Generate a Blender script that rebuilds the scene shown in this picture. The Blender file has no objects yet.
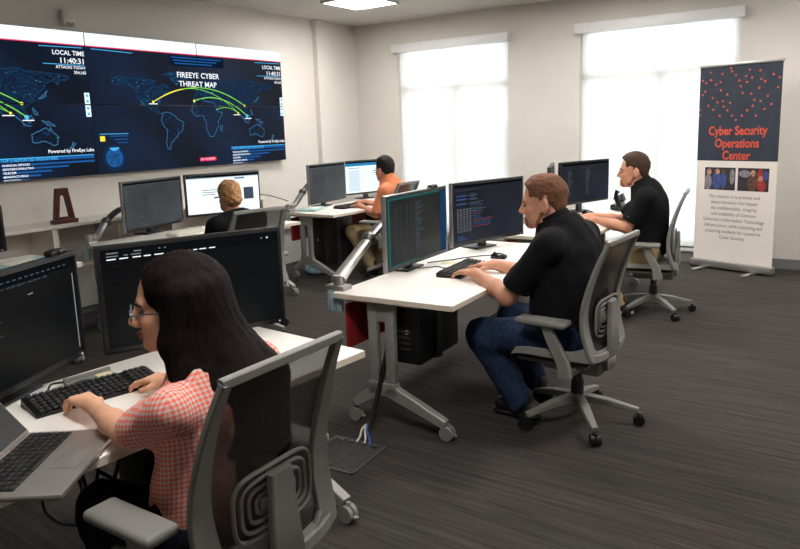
import bpy, bmesh, math, random
import numpy as np
from mathutils import Vector, Matrix

random.seed(7)
scene = bpy.context.scene
COL = scene.collection
PI = math.pi
def R(d): return math.radians(d)

# ------------------------------------------------------------------ camera
cam_data = bpy.data.cameras.new('camera')
cam = bpy.data.objects.new('camera', cam_data)
COL.objects.link(cam)
scene.camera = cam
EYE = Vector((0.0, 0.0, 1.5))
yaw, pitch, roll = R(-34.48), R(9.82), R(1.85)
fw = Vector((math.sin(yaw)*math.cos(pitch), math.cos(yaw)*math.cos(pitch), -math.sin(pitch)))
r0 = Vector((math.cos(yaw), -math.sin(yaw), 0)); d0 = fw.cross(r0)
rt = math.cos(roll)*r0 + math.sin(roll)*d0
dn = -math.sin(roll)*r0 + math.cos(roll)*d0
mw = Matrix.Identity(4)
for i in range(3):
    mw[i][0] = rt[i]; mw[i][1] = -dn[i]; mw[i][2] = -fw[i]; mw[i][3] = EYE[i]
cam.matrix_world = mw
cam_data.sensor_width = 36.0
cam_data.lens = 700.0/800.0*36.0
cam_data.shift_y = -25.0/800.0
cam_data.clip_start = 0.05; cam_data.clip_end = 400

# ------------------------------------------------------------------ materials
def new_mat(name):
    m = bpy.data.materials.new(name); m.use_nodes = True
    nt = m.node_tree; nt.nodes.clear()
    out = nt.nodes.new('ShaderNodeOutputMaterial')
    return m, nt, out
def lin(c):
    return tuple((x/255/12.92 if x/255 <= .04045 else ((x/255+.055)/1.055)**2.4) for x in c)
def ramp2(nt, a, b, p0=.35, p1=.65):
    r = nt.nodes.new('ShaderNodeValToRGB')
    r.color_ramp.elements[0].color = (*a, 1); r.color_ramp.elements[1].color = (*b, 1)
    r.color_ramp.elements[0].position = p0; r.color_ramp.elements[1].position = p1
    return r
def coords(nt, scale=(1, 1, 1), rot=(0, 0, 0), kind='Object'):
    tc = nt.nodes.new('ShaderNodeTexCoord'); mp = nt.nodes.new('ShaderNodeMapping')
    mp.inputs['Scale'].default_value = scale; mp.inputs['Rotation'].default_value = rot
    nt.links.new(tc.outputs[kind], mp.inputs['Vector'])
    return mp.outputs['Vector']
def mat(name, rgb, rough=.5, metal=0., var=.08, scale=30., bump=0., spec=.5, stretch=(1, 1, 1), sheen=0., coat=0.):
    """noise-varied principled material; rgb are 0-255 sRGB values"""
    m, nt, out = new_mat(name)
    b = nt.nodes.new('ShaderNodeBsdfPrincipled')
    n = nt.nodes.new('ShaderNodeTexNoise'); n.inputs['Scale'].default_value = scale; n.inputs['Detail'].default_value = 3
    nt.links.new(coords(nt, stretch), n.inputs['Vector'])
    c = lin(rgb)
    r = ramp2(nt, tuple(max(0, x*(1-var)) for x in c), tuple(min(1, x*(1+var)) for x in c))
    nt.links.new(n.outputs['Fac'], r.inputs['Fac'])
    nt.links.new(r.outputs['Color'], b.inputs['Base Color'])
    b.inputs['Roughness'].default_value = rough; b.inputs['Metallic'].default_value = metal
    b.inputs['Specular IOR Level'].default_value = spec
    if sheen: b.inputs['Sheen Weight'].default_value = sheen
    if coat: b.inputs['Coat Weight'].default_value = coat
    if bump:
        bp = nt.nodes.new('ShaderNodeBump'); bp.inputs['Strength'].default_value = bump; bp.inputs['Distance'].default_value = .01
        nt.links.new(n.outputs['Fac'], bp.inputs['Height']); nt.links.new(bp.outputs['Normal'], b.inputs['Normal'])
    nt.links.new(b.outputs['BSDF'], out.inputs['Surface'])
    return m
def emat(name, rgb, strength=1., var=.0, scale=8.):
    m, nt, out = new_mat(name)
    e = nt.nodes.new('ShaderNodeEmission'); e.inputs['Strength'].default_value = strength
    c = lin(rgb)
    n = nt.nodes.new('ShaderNodeTexNoise'); n.inputs['Scale'].default_value = scale
    nt.links.new(coords(nt), n.inputs['Vector'])
    r = ramp2(nt, tuple(x*(1-var) for x in c), tuple(x*(1+var) for x in c))
    nt.links.new(n.outputs['Fac'], r.inputs['Fac']); nt.links.new(r.outputs['Color'], e.inputs['Color'])
    nt.links.new(e.outputs['Emission'], out.inputs['Surface'])
    return m
def screen_mat(name, a, b, strength, rough=.35, scale=2.5, direction='Y'):
    """a lit LCD: glossy dark glass plus its own emitted light, slowly varying over the panel"""
    m, nt, out = new_mat(name)
    p = nt.nodes.new('ShaderNodeBsdfPrincipled')
    p.inputs['Base Color'].default_value = (.003, .003, .0035, 1); p.inputs['Roughness'].default_value = rough
    p.inputs['Specular IOR Level'].default_value = .12
    n = nt.nodes.new('ShaderNodeTexNoise'); n.inputs['Scale'].default_value = scale; n.inputs['Detail'].default_value = 2
    nt.links.new(coords(nt), n.inputs['Vector'])
    r = ramp2(nt, lin(a), lin(b), .3, .7)
    nt.links.new(n.outputs['Fac'], r.inputs['Fac']); nt.links.new(r.outputs['Color'], p.inputs['Emission Color'])
    p.inputs['Emission Strength'].default_value = strength
    nt.links.new(p.outputs['BSDF'], out.inputs['Surface'])
    return m

M = {}
M['wall'] = mat('wall_paint', (214, 209, 202), .9, var=.015, scale=3, spec=.2)
M['ceil'] = None
M['white'] = mat('white_laminate', (236, 231, 224), .38, var=.015, scale=12)
M['white_edge'] = mat('laminate_edge', (226, 214, 196), .5, var=.02)
M['shelf'] = mat('shelf_laminate', (228, 222, 214), .5, var=.015)
M['frame'] = mat('window_aluminium', (225, 225, 225), .4, var=.02)
M['base'] = mat('rubber_base', (122, 122, 122), .6, var=.05)
M['grey_metal'] = mat('grey_powder_coat', (150, 148, 144), .45, .2, var=.03)
M['silver'] = mat('polished_aluminium', (172, 170, 167), .38, .8, var=.03)
M['black'] = mat('black_plastic', (18, 18, 19), .42, var=.15)
M['black_gloss'] = mat('black_gloss', (10, 10, 11), .22, var=.1)
M['dark'] = mat('dark_grey_plastic', (48, 48, 50), .5, var=.1)
M['bezel_silver'] = mat('bezel_edge_silver', (165, 165, 165), .35, .6, var=.04)
M['chair'] = mat('chair_grey_plastic', (130, 128, 124), .5, var=.03)
M['chair_dark'] = mat('chair_mechanism_grey', (118, 116, 113), .5, var=.05)
M['seat'] = mat('seat_fabric', (140, 138, 134), .9, var=.12, scale=300, bump=.3)
M['key'] = mat('key_caps', (34, 34, 36), .5, var=.15)
M['kb'] = mat('keyboard_black', (14, 14, 15), .45, var=.15)
M['red'] = mat('red_panel_fabric', (150, 24, 26), .8, var=.12, scale=120)
M['teal'] = mat('pale_teal_card', (168, 208, 208), .6, var=.05)
M['clamp'] = mat('pale_blue_clamp', (176, 200, 208), .35, .3, var=.05)
M['paper'] = mat('paper_white', (232, 228, 214), .8, var=.03)
M['cream'] = mat('paper_cream', (214, 204, 168), .8, var=.04)
M['alum'] = mat('laptop_aluminium', (176, 172, 168), .35, .7, var=.02)
M['maroon'] = mat('maroon_lacquer', (74, 22, 22), .4, var=.1)
M['skin'] = mat('skin_fair', (206, 150, 124), .55, var=.06, scale=25, spec=.35)
M['skin_f'] = mat('skin_warm', (224, 170, 138), .55, var=.06, scale=25, spec=.35)
M['skin_tan'] = mat('skin_tan', (198, 140, 112), .55, var=.06, scale=25, spec=.35)
M['lip'] = mat('lips', (168, 84, 74), .45, var=.05)
M['eye'] = mat('eye_white', (120, 112, 106), .5, var=.02)
M['iris'] = mat('iris_brown', (40, 26, 18), .2, var=.1)
M['black_cloth'] = mat('black_knit', (17, 17, 19), .9, var=.25, scale=60, bump=.15, spec=.2)
M['orange_cloth'] = mat('orange_knit', (230, 142, 102), .85, var=.06, scale=60, bump=.15, spec=.2)
M['jeans'] = mat('blue_denim', (38, 52, 78), .9, var=.3, scale=70, bump=.25, spec=.2)
M['jeans_dark'] = mat('dark_denim', (20, 24, 36), .9, var=.3, scale=70, bump=.25, spec=.2)
M['khaki'] = mat('khaki_twill', (172, 150, 112), .9, var=.08, scale=60, bump=.15, spec=.2)
M['shoe'] = mat('brown_leather', (58, 42, 32), .5, var=.15)
M['shoe_black'] = mat('black_leather', (18, 17, 17), .5, var=.15)
M['sole'] = mat('pale_sole', (190, 186, 178), .7)
M['hair_red'] = mat('hair_reddish_brown', (112, 74, 52), .75, var=.25, scale=160, bump=.3, spec=.3)
M['hair_brown'] = mat('hair_brown', (66, 46, 34), .75, var=.25, scale=160, bump=.3, spec=.3)
M['hair_dark'] = mat('hair_near_black', (26, 21, 20), .6, var=.25, scale=160, bump=.3, spec=.3)
M['hair_long'] = mat('hair_long_dark', (20, 13, 11), .72, var=.5, scale=160, bump=.2, spec=.09, stretch=(1, 1, .05))
M['hair_blonde'] = mat('hair_blonde', (176, 130, 84), .6, var=.28, scale=120, bump=.45, spec=.35, stretch=(1, 1, .3))
M['stubble'] = mat('beard_reddish', (140, 94, 72), .8, var=.25, scale=200, bump=.3, spec=.2)
M['gold'] = mat('glasses_metal', (84, 96, 110), .4, .6)
M['bag'] = mat('pale_blue_bag', (150, 182, 205), .6, var=.25, scale=14)
M['wire_white'] = mat('wire_white', (222, 218, 204), .5)
M['wire_blue'] = mat('wire_blue', (50, 90, 170), .5)
M['txt_white'] = emat('text_white', (235, 240, 245), 1.0)
M['txt_grey'] = emat('text_grey', (120, 126, 132), .8)
M['txt_dim'] = emat('text_dim', (70, 84, 96), .7)
M['txt_blue'] = emat('text_blue', (58, 80, 128), .7)
M['txt_pink'] = emat('text_pink', (124, 62, 92), .7)
M['txt_cyan'] = emat('text_cyan', (60, 160, 190), .8)
M['txt_red'] = emat('text_red', (220, 40, 40), .8)
M['map_line'] = emat('map_line_blue', (84, 136, 170), .75)
M['map_glow'] = emat('map_glow_blue', (30, 68, 102), .8)
M['map_dim'] = emat('map_fill_blue', (20, 44, 72), .8)
M['bar_blue'] = emat('bar_blue', (30, 86, 150), .85)
M['head_blue'] = emat('heading_blue', (72, 172, 226), .95)
M['arc_green'] = emat('arc_green', (120, 205, 70), .95)
M['arc_yellow'] = emat('arc_yellow', (222, 212, 70), 1.0)
M['pink_button'] = emat('button_pink', (226, 52, 96), .95)
M['scr_white'] = emat('screen_white', (226, 240, 246), 1.0)
M['scr_pale'] = emat('screen_pale', (200, 216, 226), .95)
M['scr_blue'] = emat('screen_blue', (44, 128, 176), .9)
M['led'] = emat('led_white', (220, 230, 240), .8)

def carpet_material():
    m, nt, out = new_mat('carpet_streaked')
    b = nt.nodes.new('ShaderNodeBsdfPrincipled'); b.inputs['Roughness'].default_value = 1; b.inputs['Specular IOR Level'].default_value = .1
    v = coords(nt, (1.6, 42, 1), (0, 0, R(-7)))
    n1 = nt.nodes.new('ShaderNodeTexNoise'); n1.inputs['Scale'].default_value = 1.; n1.inputs['Detail'].default_value = 4; n1.inputs['Roughness'].default_value = .7
    nt.links.new(v, n1.inputs['Vector'])
    r1 = ramp2(nt, lin((47, 45, 44)), lin((74, 70, 67)), .3, .7)
    nt.links.new(n1.outputs['Fac'], r1.inputs['Fac'])
    v2 = coords(nt, (2.2, 75, 1), (0, 0, R(-7)))
    n2 = nt.nodes.new('ShaderNodeTexNoise'); n2.inputs['Scale'].default_value = 1.; n2.inputs['Detail'].default_value = 2
    nt.links.new(v2, n2.inputs['Vector'])
    r2 = ramp2(nt, (0, 0, 0), (.30, .30, .30), .60, .74)
    nt.links.new(n2.outputs['Fac'], r2.inputs['Fac'])
    mx = nt.nodes.new('ShaderNodeMixRGB'); mx.inputs['Color2'].default_value = (*lin((126, 88, 78)), 1)
    nt.links.new(r2.outputs['Color'], mx.inputs['Fac']); nt.links.new(r1.outputs['Color'], mx.inputs['Color1'])
    n3 = nt.nodes.new('ShaderNodeTexNoise'); n3.inputs['Scale'].default_value = 260
    nt.links.new(coords(nt), n3.inputs['Vector'])
    bp = nt.nodes.new('ShaderNodeBump'); bp.inputs['Strength'].default_value = .5; bp.inputs['Distance'].default_value = .004
    nt.links.new(n3.outputs['Fac'], bp.inputs['Height'])
    nt.links.new(bp.outputs['Normal'], b.inputs['Normal'])
    nt.links.new(mx.outputs['Color'], b.inputs['Base Color']); nt.links.new(b.outputs['BSDF'], out.inputs['Surface'])
    return m
M['carpet'] = carpet_material()
def ceiling_material():
    m, nt, out = new_mat('ceiling_tiles')
    b = nt.nodes.new('ShaderNodeBsdfPrincipled'); b.inputs['Roughness'].default_value = .95; b.inputs['Specular IOR Level'].default_value = .1
    br = nt.nodes.new('ShaderNodeTexBrick'); br.offset = 0
    br.inputs['Scale'].default_value = 1; br.inputs['Brick Width'].default_value = 1.2; br.inputs['Row Height'].default_value = .6
    br.inputs['Mortar Size'].default_value = .012
    br.inputs['Color1'].default_value = (*lin((203, 199, 193)), 1); br.inputs['Color2'].default_value = (*lin((200, 196, 190)), 1)
    br.inputs['Mortar'].default_value = (*lin((188, 184, 178)), 1)
    nt.links.new(coords(nt), br.inputs['Vector'])
    nt.links.new(br.outputs['Color'], b.inputs['Base Color']); nt.links.new(b.outputs['BSDF'], out.inputs['Surface'])
    return m
M['ceil'] = ceiling_material()
def shade_material():
    m, nt, out = new_mat('sheer_shade_cloth')
    t = nt.nodes.new('ShaderNodeBsdfTransparent'); t.inputs['Color'].default_value = (1, 1, 1, 1)
    tr = nt.nodes.new('ShaderNodeBsdfTranslucent'); d = nt.nodes.new('ShaderNodeBsdfDiffuse')
    n = nt.nodes.new('ShaderNodeTexNoise'); n.inputs['Scale'].default_value = 400
    nt.links.new(coords(nt), n.inputs['Vector'])
    r = ramp2(nt, (.88, .87, .85), (.96, .95, .93)); nt.links.new(n.outputs['Fac'], r.inputs['Fac'])
    nt.links.new(r.outputs['Color'], tr.inputs['Color']); nt.links.new(r.outputs['Color'], d.inputs['Color'])
    m1 = nt.nodes.new('ShaderNodeMixShader'); m1.inputs[0].default_value = .25
    nt.links.new(tr.outputs[0], m1.inputs[1]); nt.links.new(d.outputs[0], m1.inputs[2])
    m2 = nt.nodes.new('ShaderNodeMixShader'); m2.inputs[0].default_value = .62
    nt.links.new(t.outputs[0], m2.inputs[1]); nt.links.new(m1.outputs[0], m2.inputs[2])
    nt.links.new(m2.outputs[0], out.inputs['Surface'])
    return m
M['shade'] = shade_material()
def glass_material(name='window_glass'):
    m, nt, out = new_mat(name)
    t = nt.nodes.new('ShaderNodeBsdfTransparent'); t.inputs['Color'].default_value = (.96, .98, .97, 1)
    g = nt.nodes.new('ShaderNodeBsdfGlossy'); g.inputs['Roughness'].default_value = .02
    n = nt.nodes.new('ShaderNodeLayerWeight'); n.inputs['Blend'].default_value = .15
    mx = nt.nodes.new('ShaderNodeMixShader')
    nt.links.new(n.outputs['Fresnel'], mx.inputs[0]); nt.links.new(t.outputs[0], mx.inputs[1]); nt.links.new(g.outputs[0], mx.inputs[2])
    nt.links.new(mx.outputs[0], out.inputs['Surface'])
    return m
M['glass'] = glass_material()
def mesh_fabric():
    m, nt, out = new_mat('chair_mesh_cloth')
    t = nt.nodes.new('ShaderNodeBsdfTransparent')
    b = nt.nodes.new('ShaderNodeBsdfPrincipled'); b.inputs['Roughness'].default_value = .75
    n = nt.nodes.new('ShaderNodeTexNoise'); n.inputs['Scale'].default_value = 90
    nt.links.new(coords(nt), n.inputs['Vector'])
    r = ramp2(nt, lin((38, 36, 36)), lin((50, 48, 47))); nt.links.new(n.outputs['Fac'], r.inputs['Fac'])
    nt.links.new(r.outputs['Color'], b.inputs['Base Color'])
    mx = nt.nodes.new('ShaderNodeMixShader'); mx.inputs[0].default_value = .88
    nt.links.new(t.outputs[0], mx.inputs[1]); nt.links.new(b.outputs[0], mx.inputs[2])
    nt.links.new(mx.outputs[0], out.inputs['Surface'])
    return m
M['mesh'] = mesh_fabric()
def gingham():
    m, nt, out = new_mat('gingham_coral')
    b = nt.nodes.new('ShaderNodeBsdfPrincipled'); b.inputs['Roughness'].default_value = .85; b.inputs['Specular IOR Level'].default_value = .2
    tc = nt.nodes.new('ShaderNodeTexCoord'); sp = nt.nodes.new('ShaderNodeSeparateXYZ')
    nt.links.new(tc.outputs['Object'], sp.inputs[0])
    def math_(op, a, b_):
        n = nt.nodes.new('ShaderNodeMath'); n.operation = op
        for i, x in enumerate((a, b_)):
            if isinstance(x, (int, float)): n.inputs[i].default_value = x
            elif x is not None: nt.links.new(x, n.inputs[i])
        return n.outputs[0]
    def stripe(v):
        s = math_('SINE', math_('MULTIPLY', v, 2*PI/.0125), None)
        s = math_('MULTIPLY_ADD', s, 2.5); s.node.inputs[2].default_value = .5
        s.node.use_clamp = True
        return s
    sn = nt.nodes.new('ShaderNodeSeparateXYZ'); nt.links.new(tc.outputs['Normal'], sn.inputs[0])
    ax, ay = math_('ABSOLUTE', sn.outputs[0], None), math_('ABSOLUTE', sn.outputs[1], None)
    side = math_('GREATER_THAN', ay, ax)
    sx, sy, sz = stripe(sp.outputs[0]), stripe(sp.outputs[1]), stripe(math_('ADD', sp.outputs[2], math_('MULTIPLY', sp.outputs[0], .2)))
    h_ = math_('ADD', math_('MULTIPLY', sx, side), math_('MULTIPLY', sy, math_('SUBTRACT', 1., side)))
    topf = math_('GREATER_THAN', math_('ABSOLUTE', sn.outputs[2], None), .80)
    v_ = math_('ADD', math_('MULTIPLY', sz, math_('SUBTRACT', 1., topf)), math_('MULTIPLY', math_('ADD', math_('MULTIPLY', sy, side), math_('MULTIPLY', sx, math_('SUBTRACT', 1., side))), topf))
    f = math_('MULTIPLY', math_('ADD', h_, v_), .5)
    r = nt.nodes.new('ShaderNodeValToRGB'); r.color_ramp.interpolation = 'LINEAR'
    e = r.color_ramp.elements
    e[0].position = .1; e[0].color = (*lin((200, 198, 196)), 1); e[1].position = .95; e[1].color = (*lin((234, 104, 82)), 1)
    q = e.new(.5); q.color = (*lin((228, 150, 136)), 1)
    nt.links.new(f, r.inputs['Fac']); nt.links.new(r.outputs['Color'], b.inputs['Base Color'])
    nt.links.new(b.outputs['BSDF'], out.inputs['Surface'])
    return m
M['gingham'] = gingham()

# ------------------------------------------------------------------ object helpers
def tag(o, label=None, cat=None, group=None, kind=None):
    if label: o['label'] = label
    if cat: o['category'] = cat
    if group: o['group'] = group
    if kind: o['kind'] = kind
    return o
def thing(name, label, cat, loc=(0, 0, 0), rotz=0., group=None):
    o = bpy.data.objects.new(name, None); COL.objects.link(o)
    o.empty_display_size = .1
    o.location = loc; o.rotation_euler = (0, 0, rotz)
    return tag(o, label, cat, group)
def link_mesh(name, me, mats, parent=None, smooth=True):
    o = bpy.data.objects.new(name, me); COL.objects.link(o)
    for m in (mats if isinstance(mats, (list, tuple)) else [mats]): me.materials.append(m)
    if smooth:
        me.polygons.foreach_set('use_smooth', [True]*len(me.polygons))
    if parent is not None: o.parent = parent
    return o
class MB:
    """collects shapes into one mesh"""
    def __init__(s): s.bm = bmesh.new(); s.mi = 0
    def _merge(s, b2, mtx=None):
        if mtx is not None: bmesh.ops.transform(b2, matrix=mtx, verts=b2.verts)
        for f in b2.faces: f.material_index = s.mi
        me = bpy.data.meshes.new('tmp'); b2.to_mesh(me); b2.free(); s.bm.from_mesh(me); bpy.data.meshes.remove(me)
    def box(s, c, size, bev=.0, rot=None, seg=2):
        b = bmesh.new(); bmesh.ops.create_cube(b, size=1)
        bmesh.ops.scale(b, vec=size, verts=b.verts)
        if bev: bmesh.ops.bevel(b, geom=b.edges[:], offset=min(bev, min(size)*.49), segments=seg, profile=.5, affect='EDGES')
        m = Matrix.Translation(c)
        if rot is not None: m = m @ rot.to_4x4()
        s._merge(b, m); return s
    def b2(s, lo, hi, bev=0.):
        c = [(lo[i]+hi[i])/2 for i in range(3)]; z = [abs(hi[i]-lo[i]) for i in range(3)]
        return s.box(c, z, bev)
    def cyl(s, a, b_, r, r2=None, n=16, cap=True):
        a, b_ = Vector(a), Vector(b_); d = b_-a
        b = bmesh.new(); bmesh.ops.create_cone(b, cap_ends=cap, segments=n, radius1=r, radius2=r if r2 is None else r2, depth=d.length)
        q = Vector((0, 0, 1)).rotation_difference(d.normalized())
        s._merge(b, Matrix.Translation((a+b_)/2) @ q.to_matrix().to_4x4()); return s
    def ball(s, c, r, seg=14, ring=10, rot=None):
        b = bmesh.new(); bmesh.ops.create_uvsphere(b, u_segments=seg, v_segments=ring, radius=1)
        rr = r if isinstance(r, (tuple, list)) else (r, r, r)
        m = Matrix.Translation(c)
        if rot is not None: m = m @ rot.to_4x4()
        s._merge(b, m @ Matrix.Diagonal((*rr, 1))); return s
    def tube(s, pts, r, n=8, cap=True, flat=None):
        """swept round tube; r number or list; flat=(side vector, ratio) flattens the section"""
        pts = [Vector(p) for p in pts]; N = len(pts)
        rs = r if isinstance(r, (list, tuple)) else [r]*N
        b = bmesh.new(); rings = []
        t = [(pts[min(i+1, N-1)]-pts[max(i-1, 0)]).normalized() for i in range(N)]
        u = Vector((0, 0, 1)) if abs(t[0].z) < .9 else Vector((1, 0, 0))
        if flat: u = Vector(flat[0])
        for i in range(N):
            if flat: u = Vector(flat[0])
            a = (u - t[i]*u.dot(t[i]))
            a = a.normalized() if a.length > 1e-6 else t[i].orthogonal().normalized()
            c = t[i].cross(a); u = a
            k = flat[1] if flat else 1.
            rings.append([b.verts.new(pts[i] + a*math.cos(2*PI*j/n)*rs[i] + c*math.sin(2*PI*j/n)*rs[i]*k) for j in range(n)])
        for i in range(N-1):
            for j in range(n):
                b.faces.new((rings[i][j], rings[i][(j+1) % n], rings[i+1][(j+1) % n], rings[i+1][j]))
        if cap:
            b.faces.new(rings[0][::-1]); b.faces.new(rings[-1])
        bmesh.ops.recalc_face_normals(b, faces=b.faces[:])
        s._merge(b); return s
    def bar(s, pts, hw, ht, side, bev=.004):
        """swept rectangular bar: half widths hw along `side`, half thickness ht across; lists allowed"""
        pts = [Vector(p) for p in pts]; N = len(pts)
        hw = hw if isinstance(hw, (list, tuple)) else [hw]*N
        ht = ht if isinstance(ht, (list, tuple)) else [ht]*N
        b = bmesh.new(); rings = []
        for i in range(N):
            t = (pts[min(i+1, N-1)]-pts[max(i-1, 0)]).normalized()
            sd = Vector(side); sd = (sd - t*sd.dot(t)).normalized(); nn = t.cross(sd)
            ring = []
            e = min(bev, hw[i]*.45, ht[i]*.45)
            for (x, y) in ((hw[i], ht[i]-e), (hw[i]-e, ht[i]), (-hw[i]+e, ht[i]), (-hw[i], ht[i]-e), (-hw[i], -ht[i]+e), (-hw[i]+e, -ht[i]), (hw[i]-e, -ht[i]), (hw[i], -ht[i]+e)):
                ring.append(b.verts.new(pts[i] + sd*x + nn*y))
            rings.append(ring)
        for i in range(N-1):
            for j in range(8):
                b.faces.new((rings[i][j], rings[i][(j+1) % 8], rings[i+1][(j+1) % 8], rings[i+1][j]))
        b.faces.new(rings[0][::-1]); b.faces.new(rings[-1])
        bmesh.ops.recalc_face_normals(b, faces=b.faces[:])
        s._merge(b); return s
    def prism(s, poly, z0, z1, mtx=None, bev=0.):
        b = bmesh.new()
        lo = [b.verts.new((x, y, z0)) for x, y in poly]; hi = [b.verts.new((x, y, z1)) for x, y in poly]
        b.faces.new(lo[::-1]); b.faces.new(hi); n = len(poly)
        for i in range(n): b.faces.new((lo[i], lo[(i+1) % n], hi[(i+1) % n], hi[i]))
        bmesh.ops.recalc_face_normals(b, faces=b.faces[:])
        if bev: bmesh.ops.bevel(b, geom=b.edges[:], offset=bev, segments=2, profile=.5, affect='EDGES')
        s._merge(b, mtx); return s
    def quad(s, a, b_, c, d):
        f = s.bm.faces.new([s.bm.verts.new(p) for p in (a, b_, c, d)]); f.material_index = s.mi; return s
    def build(s, name, mats, parent=None, smooth=True, angle=35):
        me = bpy.data.meshes.new(name)
        if smooth:
            for e in s.bm.edges:
                if len(e.link_faces) == 2 and e.calc_face_angle(0) > R(angle): e.smooth = False
        s.bm.to_mesh(me); s.bm.free()
        return link_mesh(name, me, mats, parent, smooth)
def part(name, mb, m, parent, **k): return mb.build(name, m, parent, **k)
def curve_pts(pts, n=6):
    """Catmull-Rom through pts"""
    P = [Vector(p) for p in pts]; out = []
    for i in range(len(P)-1):
        a, b, c, d = P[max(i-1, 0)], P[i], P[i+1], P[min(i+2, len(P)-1)]
        for j in range(n):
            t = j/n
            out.append(.5*((2*b)+(c-a)*t+(2*a-5*b+4*c-d)*t*t+(3*b-a-3*c+d)*t**3))
    out.append(P[-1]); return out
def copy_tree(o, parent=None):
    c = o.copy(); COL.objects.link(c)
    if parent is not None:
        c.parent = parent
    for ch in o.children: copy_tree(ch, c)
    return c
_dg = None
def text_mesh(body, size, align='CENTER', line=1.0, xscale=1., bold=.012):
    cu = bpy.data.curves.new('lettering', 'FONT'); cu.body = body; cu.size = size
    cu.align_x = align; cu.align_y = 'CENTER'; cu.space_line = line; cu.resolution_u = 3; cu.offset = bold*size
    ob = bpy.data.objects.new('lettering', cu); COL.objects.link(ob)
    dg = bpy.context.evaluated_depsgraph_get(); dg.update()
    me = bpy.data.meshes.new_from_object(ob.evaluated_get(dg))
    bpy.data.objects.remove(ob); bpy.data.curves.remove(cu)
    for v in me.vertices: v.co.x *= xscale
    return me
def add_text(mb, body, size, org, ux, uy, align='LEFT', xscale=1., line=1., bold=.012):
    me = text_mesh(body, size, align, line, xscale, bold)
    m = Matrix.Identity(4); ux, uy = Vector(ux), Vector(uy); nn = ux.cross(uy)
    for i in range(3):
        m[i][0] = ux[i]; m[i][1] = uy[i]; m[i][2] = nn[i]; m[i][3] = org[i]
    b = bmesh.new(); b.from_mesh(me); bpy.data.meshes.remove(me); mb._merge(b, m)
# ------------------------------------------------------------------ room shell
XL, XR, YB, YF, ZC = -5.96, 2.4, 7.78, -2.4, 2.86
def struct(name, mb, m, parent=None, smooth=False):
    o = mb.build(name, m, parent, smooth=smooth)
    if parent is None: o['kind'] = 'structure'
    return o
struct('floor', MB().b2((XL-.2, YF-.2, -.1), (XR+.2, YB+.2, 0)), M['carpet'])
struct('ceiling', MB().b2((XL-.2, YF-.2, ZC), (XR+.2, YB+.2, ZC+.1)), M['ceil'])
struct('wall_left', MB().b2((XL-.15, YF, 0), (XL, YB, ZC)), M['wall'])
struct('wall_right', MB().b2((XR, YF, 0), (XR+.15, YB, ZC)), M['wall'])
struct('wall_front', MB().b2((XL-.15, YF-.15, 0), (XR+.15, YF, ZC)), M['wall'])
WIN = [(-5.29, -3.70, .17, 2.56), (-2.84, -1.20, .15, 2.56)]
mb = MB()
xs = [XL-.15] + [v for w in WIN for v in w[:2]] + [XR+.15]
for i in range(0, 6, 2): mb.b2((xs[i], YB, 0), (xs[i+1], YB+.2, ZC))
for w in WIN:
    mb.b2((w[0], YB, 0), (w[1], YB+.2, w[2])); mb.b2((w[0], YB, w[3]), (w[1], YB+.2, ZC))
struct('wall_back', mb, M['wall'])
struct('trim_1', MB().b2((XL, 6.90, 0), (XL+.07, 7.08, ZC)), M['wall'])
for nm, lo, hi in (('baseboard_back', (XL, YB-.012, 0), (XR, YB, .1)), ('baseboard_left', (XL, YF, 0), (XL+.012, 6.9, .1)),
                   ('baseboard_right', (XR-.012, YF, 0), (XR, YB, .1))):
    struct(nm, MB().b2(lo, hi), M['base'])
for k, (x0, x1, z0, z1) in enumerate(WIN):
    t = thing('window_%d' % (k+1), None, None, ((x0+x1)/2, YB, z0)); t['kind'] = 'structure'
    w, h = x1-x0, z1-z0; xm = (-4.46 if k == 0 else -1.98)-(x0+x1)/2; zt = 2.0-z0
    f = MB(); y0, y1 = .09, .15
    f.b2((-w/2, y0, 0), (-w/2+.06, y1, h)); f.b2((w/2-.06, y0, 0), (w/2, y1, h)); f.b2((-w/2, y0, 0), (w/2, y1, .06)); f.b2((-w/2, y0, h-.06), (w/2, y1, h))
    f.b2((-w/2, y0, zt-.04), (w/2, y1, zt+.04)); f.b2((xm-.04, y0, 0), (xm+.04, y1, zt))
    f.build('window_frame', M['frame'], t, smooth=False)
    for a, b, c, d in ((-w/2+.05, w/2-.05, zt, h-.05), (-w/2+.05, xm, .05, zt), (xm, w/2-.05, .05, zt)):
        MB().b2((a, .118, c), (b, .122, d)).build('window_pane', M['glass'], t, smooth=False)
    MB().b2((-w/2-.02, -.03, -.03), (w/2+.02, .09, 0)).build('window_sill', M['frame'], t, smooth=False)
    s = thing('roller_shade', ['white sheer roller shade pulled down over the left window by the corner', 'white sheer roller shade pulled down over the right window beside the banner'][k],
              'window shade', ((x0+x1)/2, YB-.02, z1-.1), 0, 'white roller shades on the back wall')
    MB().box((0, -.035, .05), (w+.06, .09, .1), .006).build('head_box', M['frame'], s)
    MB().b2((-w/2+.035, .03, -(z1-.1-z0)+.03), (w/2-.008, .0315, .02)).build('shade_cloth', M['shade'], s, smooth=False)
    MB().box((.013, .03, -(z1-.1-z0)+.025), (w-.06, .018, .025), .004).build('bottom_rail', M['frame'], s)
# what lies outside: pale ground, a strip of trees and a long low building far off
o = MB().b2((-160, YB+1.5, -4.2), (120, 220, -4)).build('ground', mat('outside_paving', (226, 220, 208), .9, var=.05, scale=.2), smooth=False); o['kind'] = 'structure'
mb = MB()
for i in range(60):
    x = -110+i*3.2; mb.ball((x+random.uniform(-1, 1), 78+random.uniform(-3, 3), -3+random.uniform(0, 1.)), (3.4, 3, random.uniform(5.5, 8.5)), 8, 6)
o = mb.build('treeline', mat('outside_trees', (160, 172, 148), .9, var=.25, scale=.6)); tag(o, 'pale line of trees far outside the windows', 'trees', kind='stuff')

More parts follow.
